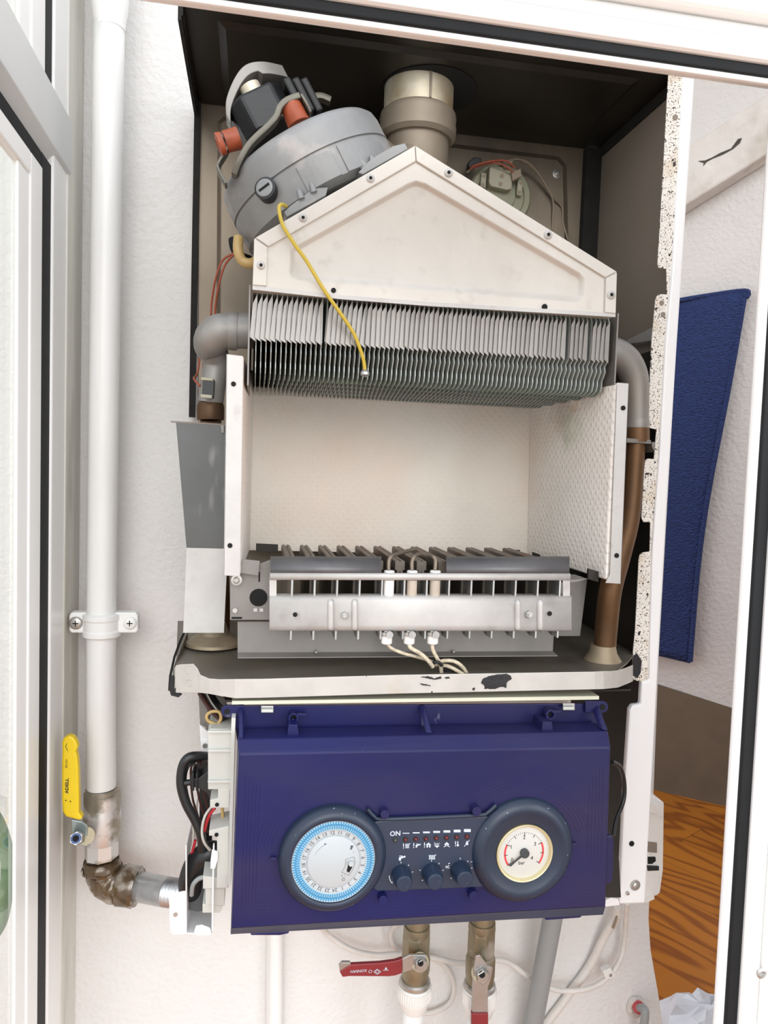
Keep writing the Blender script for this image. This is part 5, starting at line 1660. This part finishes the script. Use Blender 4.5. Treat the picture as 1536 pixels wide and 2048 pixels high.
# ---- valves under the boiler
VD = .80
def under_valve(cx, ytop, y_hex, y_body, y_cap0, y_cap1, label, grp):
    V = thing('water_valve', label, 'valve', P(cx, y_cap1, VD), grp)
    s = S(cx, 1900, VD)
    def z(y):
        return P(cx, y, VD).z
    x = P(cx, 1900, VD).x; y = EYE.y + VD
    m = mb('brass')
    m.lathe((x, y, z(ytop)), (0, 0, -1), [(22 * s, -.03), (22 * s, z(ytop) - z(y_hex) - .012), (25 * s, z(ytop) - z(y_hex) - .012), (26 * s, z(ytop) - z(y_hex) - .004), (24 * s, z(ytop) - z(y_hex))], 28)
    m.lathe((x, y, z(y_hex)), (0, 0, -1), [(26 * s, -.006), (27 * s, 0), (27 * s, (z(y_hex) - z(y_body)) * .42), (25 * s, (z(y_hex) - z(y_body)) * .46)], 8)
    m.lathe((x, y, z(y_hex) - (z(y_hex) - z(y_body)) * .44), (0, 0, -1), [(25 * s, 0), (28 * s, .006), (28 * s, (z(y_hex) - z(y_body)) * .4), (25 * s, (z(y_hex) - z(y_body)) * .58), (24 * s, (z(y_hex) - z(y_cap0)) * .7)], 28, sharp=50)
    m.build('valve_body', V, .0006)
    m = mb('white_plastic')
    H_ = z(y_cap0) - z(y_cap1)
    nr = 40
    m.use('screw').lathe((x, y, z(y_cap0) + .004), (0, 0, -1), [(27 * s, -.002), (30 * s, 0), (30 * s, .004)], 28)
    m.use('white_plastic').lathe((x, y, z(y_cap0)), (0, 0, -1), [(31 * s, 0), (32 * s, .002), (32 * s, H_ * .6), (30 * s, H_ * .7), (26 * s, H_), (22 * s, H_ + .004)], 40, sharp=40)
    for k in range(nr):
        a = 2 * PI * k / nr
        dx, dy = math.cos(a) * 32 * s, math.sin(a) * 32 * s
        m.tube([(x + dx, y + dy, z(y_cap0) - .003), (x + dx, y + dy, z(y_cap0) - H_ * .55)], .0011, 6)
    m.build('union_cap', V)
    m = mb('pipe_white').tube([(x, y, z(y_cap1) + .004), (x, y + .004, z(y_cap1) - .05), (x, y + .01, .02)], 21 * s, 24, 3)
    m.build('tail_pipe', V)
    return V, s, z
V1, s, z = under_valve(832, 1846, 1870, 1950, 1966, 2012, 'left water valve under the boiler, red lever pointing sideways', 'water valves under the boiler')
sy = VD - .030
m = mb('brass').cyl(P(840, 1924, VD), P(840, 1924, sy), .010, seg=20); m.build('valve_stem', V1)
m = mb('chrome')
m.plate([(804, 1918), (820, 1910), (852, 1910), (854, 1930), (848, 1940), (830, 1938), (806, 1946)], sy, .003)
m.hexa(P(841, 1926, sy), P(841, 1926, sy) - BACK * .006, .0078)
m.use('hole').cyl(P(841, 1926, sy - .006), P(841, 1926, sy - .0066), .0034, seg=16)
m.use('chrome').plate([(678, 1932), (684, 1925), (700, 1925), (703, 1931), (696, 1936), (680, 1944)], sy - .0012, .004)
m.build('lever_plate', V1, .0005)
m = mb('red_vinyl').plate([(679, 1943), (696, 1932), (704, 1929), (760, 1926), (790, 1922), (805, 1917), (805, 1947), (790, 1952), (778, 1953.5), (700, 1953), (685, 1955)], sy - .002, .005)
m.build('lever_sleeve', V1, .0012, label='dark red lever sleeve')
m = mb('ink_white')
s9 = S(730, 1942, sy)
m.text('KONSAN', P(717, 1942, sy - .0025), 5.5 * s9, PI, bold=.00005)
m.text('O', P(740.5, 1942.5, sy - .0025), 7 * s9, PI); 
for r_ in (5.4, 3.2):
    q = [(754.5 - r_ * 1.35, 1943.5), (754.5, 1943.5 - r_), (754.5 + r_ * 1.35, 1943.5), (754.5, 1943.5 + r_)]
    for a, b in zip(q, q[1:] + q[:1]):
        a = Vector(a); b = Vector(b); t = (b - a).normalized(); k = Vector((-t.y, t.x)) * .45
        m.face([m.v(P(*w, sy - .0025)) for w in (a + k, b + k, b - k, a - k)])
m.face([m.v(P(*q, sy - .0025)) for q in ((769, 1939), (772, 1933.5), (775, 1939))]); m.face([m.v(P(*q, sy - .0025)) for q in ((766, 1940), (777, 1940), (777, 1941), (766, 1941))])
m.build('lever_print', V1)
V2, s, z = under_valve(962, 1838, 1862, 1962, 1972, 2026, 'right water valve under the boiler, red-tipped lever hanging down', 'water valves under the boiler')
m = mb('brass').cyl(P(960, 1946, VD), P(960, 1946, sy), .010, seg=20); m.build('valve_stem', V2)
m = mb('chrome')
m.plate([(952, 1912), (960, 1910), (976, 1932), (986, 1936), (982, 1960), (976, 1975), (976, 2030), (945, 2030), (945, 1975), (948, 1940)], sy, .003)
m.hexa(P(964, 1949, sy), P(964, 1949, sy) - BACK * .006, .0085)
m.use('hole').cyl(P(964, 1949, sy - .006), P(964, 1949, sy - .0066), .0036, seg=16)
m.build('lever_plate', V2, .0005)
m = mb('red_vinyl').plate([(944, 2027), (977, 2027), (976, 2130), (944, 2130)], sy - .002, .006); m.build('lever_sleeve', V2, .0012, label='dark red lever sleeve')

m = mb('grey_pipe').tube([P(1109, 1815, .84), P(1086, 1940, .85), P(1066, 2048, .86), P(1030, 2240, .875)], .0125, 28, 3)
tag(m.build('drain_pipe'), 'smooth grey plastic pipe slanting down behind the right valve', 'pipe')
m = mb('pipe_white').tube([P(548, 1800, .892), P(546, 1900, .892), P(545, 2060, .892), P(545, 2300, .892)], .008, 20, 3)
m.tube([P(552, 1800, .885), P(549, 2300, .885)], .009, 18)
tag(m.build('water_pipe'), 'white painted pipe on the wall below the left end of the navy panel', 'pipe')
CD = .875
m = mb('cable_white').tube([P(640, 1850, .86), P(660, 1872, CD), P(700, 1898, CD), P(750, 1910, CD), P(800, 1908, CD), P(870, 1916, CD), P(920, 1926, CD), P(980, 1920, CD), P(1015, 1924, CD), P(1050, 1948, CD), P(1090, 1972, CD), P(1130, 1982, CD), P(1180, 1976, CD), P(1215, 1955, CD), P(1240, 1920, CD), P(1249, 1880, CD), P(1252, 1838, .86), P(1254, 1806, .84)], .0034, 12, 6)
tag(m.build('white_cable'), 'long sagging white cable running behind both water valves', 'cable', 'white cables on the wall under the boiler')
m = mb('cable_white').tube([P(800, 1845, .87), P(784, 1860, .885), P(784, 1885, .89), P(805, 1905, .892), P(860, 1915, .892), P(892, 1935, .892), P(908, 1970, .892), P(900, 2005, .892), P(868, 2024, .892), P(840, 2026, .892)], .0032, 12)
tag(m.build('white_cable'), 'looped white cable behind the left water valve', 'cable', 'white cables on the wall under the boiler')
m = mb('cable_white').tube([P(1236, 1812, .86), P(1232, 1835, .87), P(1210, 1870, .88), P(1180, 1930, .89), P(1140, 1985, .893), P(1095, 2045, .893), P(1040, 2120, .893)], .0055, 12)
m.use('brown_wire').tube([P(1236, 1822, .862), P(1231, 1842, .864), P(1226, 1856, .866)], .0016, 8)
tag(m.build('white_cable'), 'thick stripped white cable slanting down right of the grey pipe', 'cable', 'white cables on the wall under the boiler')
m = mb('white_plastic')
m.plate([(1206, 1944), (1222, 1936), (1226, 1944), (1232, 1950), (1226, 1958), (1212, 1960)], CD - .006, .01); m.disc(1221, 1950, CD - .006, 3, .001, 'screw')
tag(m.build('cable_clip', None, .001), 'small white clip nailed over the sagging white cable', 'clip')
# red stopped pipe end at the wall's corner
T_ = thing('capped_pipe', 'small grey pipe with red collar leaving the wall corner by the floor', 'pipe', P(1285, 2020, .88))
m = mb('grey_pipe').tube([P(1276, 2016, .89), P(1288, 2018, .865), P(1290, 2030, .86), P(1286, 2070, .86), P(1284, 2140, .86)], .0055, 14); m.build('pipe_run', T_)
m = mb('red_print').lathe(P(1276, 2014, .893), P(1288, 2022, .86) - P(1276, 2014, .893), [(.0075, 0), (.0085, .004), (.0075, .012)], 18); m.build('red_collar', T_)
m = mb('beam')
for k in range(16):
    a = 2 * PI * k / 16
    c = P(1272 + 13 * math.cos(a), 2014 + 14 * math.sin(a), .897)
    m.ball(c, random.uniform(.003, .006), 8)
m.build('plaster_crumbs', T_)['kind'] = 'stuff'

# ---- box behind the casing at the right
J = thing('terminal_box', 'white plastic box with slots on the wall right of the boiler casing', 'box', P(1300, 1800, .82))
m = mb('white_plastic')
m.plate([(1270, 1590), (1302, 1588), (1329, 1606), (1327, 1740), (1321, 1786), (1314, 1792), (1270, 1800)], .84, .04)
m.build('box_body', J, .002)
m = mb('white_plastic').plate([(1300, 1602), (1322, 1612), (1318, 1630), (1300, 1626)], .834, .008); m.build('box_lid', J, .001)
m = mb('hole'); m.plate([(1296, 1714), (1311, 1714), (1312, 1722), (1304, 1728), (1296, 1728)], .839, .002); m.use('black_plastic').plate([(1295, 1732), (1318, 1733), (1318, 1741), (1296, 1742)], .838, .003); m.build('cable_slot', J)
m = mb('casing_in').plate([(1296, 1684), (1314, 1686), (1314, 1706), (1296, 1704)], .8385, .002); m.build('slot_cover', J)
m = mb('white_plastic').plate([(1288, 1800), (1308, 1787), (1309, 1798), (1292, 1806)], .838, .006); m.build('box_tab', J)

# ---- blue mat, duct, bag in the room behind
def PRz(px, py, off):
    return PR(px, py, off)
m = mb('cloth')
NX, NY = 30, 46
ca = [(1140, 652), (1497, 578), (1378, 1326), (1040, 1245)]       # corners: top left, top right, low right, low left
def bil(u, v):
    a = Vector(ca[0]).lerp(Vector(ca[1]), u); b = Vector(ca[3]).lerp(Vector(ca[2]), u)
    return a.lerp(b, v)
grid = []
for j in range(NY + 1):
    row = []
    for i in range(NX + 1):
        u, v = i / NX, j / NY
        q = bil(u, v)
        bow = -10 * math.sin(PI * v) * u
        off = .03 + .006 * math.sin(u * 9 + v * 3) + .02 * v
        row.append(m.v(PR(q.x + bow + 6 * math.sin(v * 7) * u * .6, q.y, off)))
    grid.append(row)
for j in range(NY):
    for i in range(NX):
        m.face([grid[j][i], grid[j][i + 1], grid[j + 1][i + 1], grid[j + 1][i]], True)
mat_o = m.build('bath_mat')
sd = mat_o.modifiers.new('thickness', 'SOLIDIFY'); sd.thickness = .014; sd.offset = 0
tag(mat_o, 'dark blue chenille mat hanging on the far wall right of the boiler', 'mat')
hem = mb('cloth')
hem.tube([PR(1490 - (112) * v - 10 * math.sin(PI * v) + 3.6 * math.sin(v * 7), 585 + 738 * v, .034 + .02 * v) for v in [k / 12 for k in range(13)]], .010, 10, 4)
hem.tube([PR(1330, 606, .034), PR(1400, 594, .034), PR(1490, 582, .034), PR(1492, 596, .034)], .010, 10, 4)
hem.build('mat_hem', mat_o)
m = mb('beam')
dk = .09
ta = [PR(1290, 350, dk), PR(1560, 170, dk), PR(1560, 292, dk), PR(1290, 462, dk)]
m.prism(ta, -nrm * (dk - .002))
du = m.build('boxed_duct', None, .008); tag(du, 'scuffed white boxed duct slanting across the far wall above the blue mat', 'duct')
m = mb('beam_mark')
m.prism([PR(x, y, dk + .0015) for x, y in ((1396, 322), (1410, 321), (1424, 315), (1440, 306), (1462, 297), (1476, 278), (1484, 276), (1480, 286), (1466, 298), (1446, 309), (1426, 317), (1413, 324), (1406, 333), (1408, 326))], nrm * .0008)
m.build('bare_scrape', du)
bgp = mb('bag')
cb_ = PZ(1408, 2088, .0)
rings = []
random.seed(3)
for h, r in ((0, .10), (.03, .11), (.06, .09), (.085, .06), (.095, .02)):
    rings.append([cb_ + Vector((math.cos(2 * PI * k / 20) * r * random.uniform(.8, 1.15), math.sin(2 * PI * k / 20) * r * random.uniform(.8, 1.15), h + random.uniform(-.012, .012))) for k in range(20)])
bgp.loft(rings, True)
tag(bgp.build('plastic_bag'), 'crumpled white plastic bag lying on the orange wood floor', 'bag')
# green hose beyond the glass
m = mb('green_hose').tube([P(-40, 1600, .80), P(-8, 1640, .80), P(10, 1690, .80), P(16, 1740, .80), P(10, 1800, .80), P(-2, 1850, .80), P(-30, 1890, .80)], .007, 14)
tag(m.build('green_hose'), 'dark green hose looped outside behind the left glass pane', 'hose')
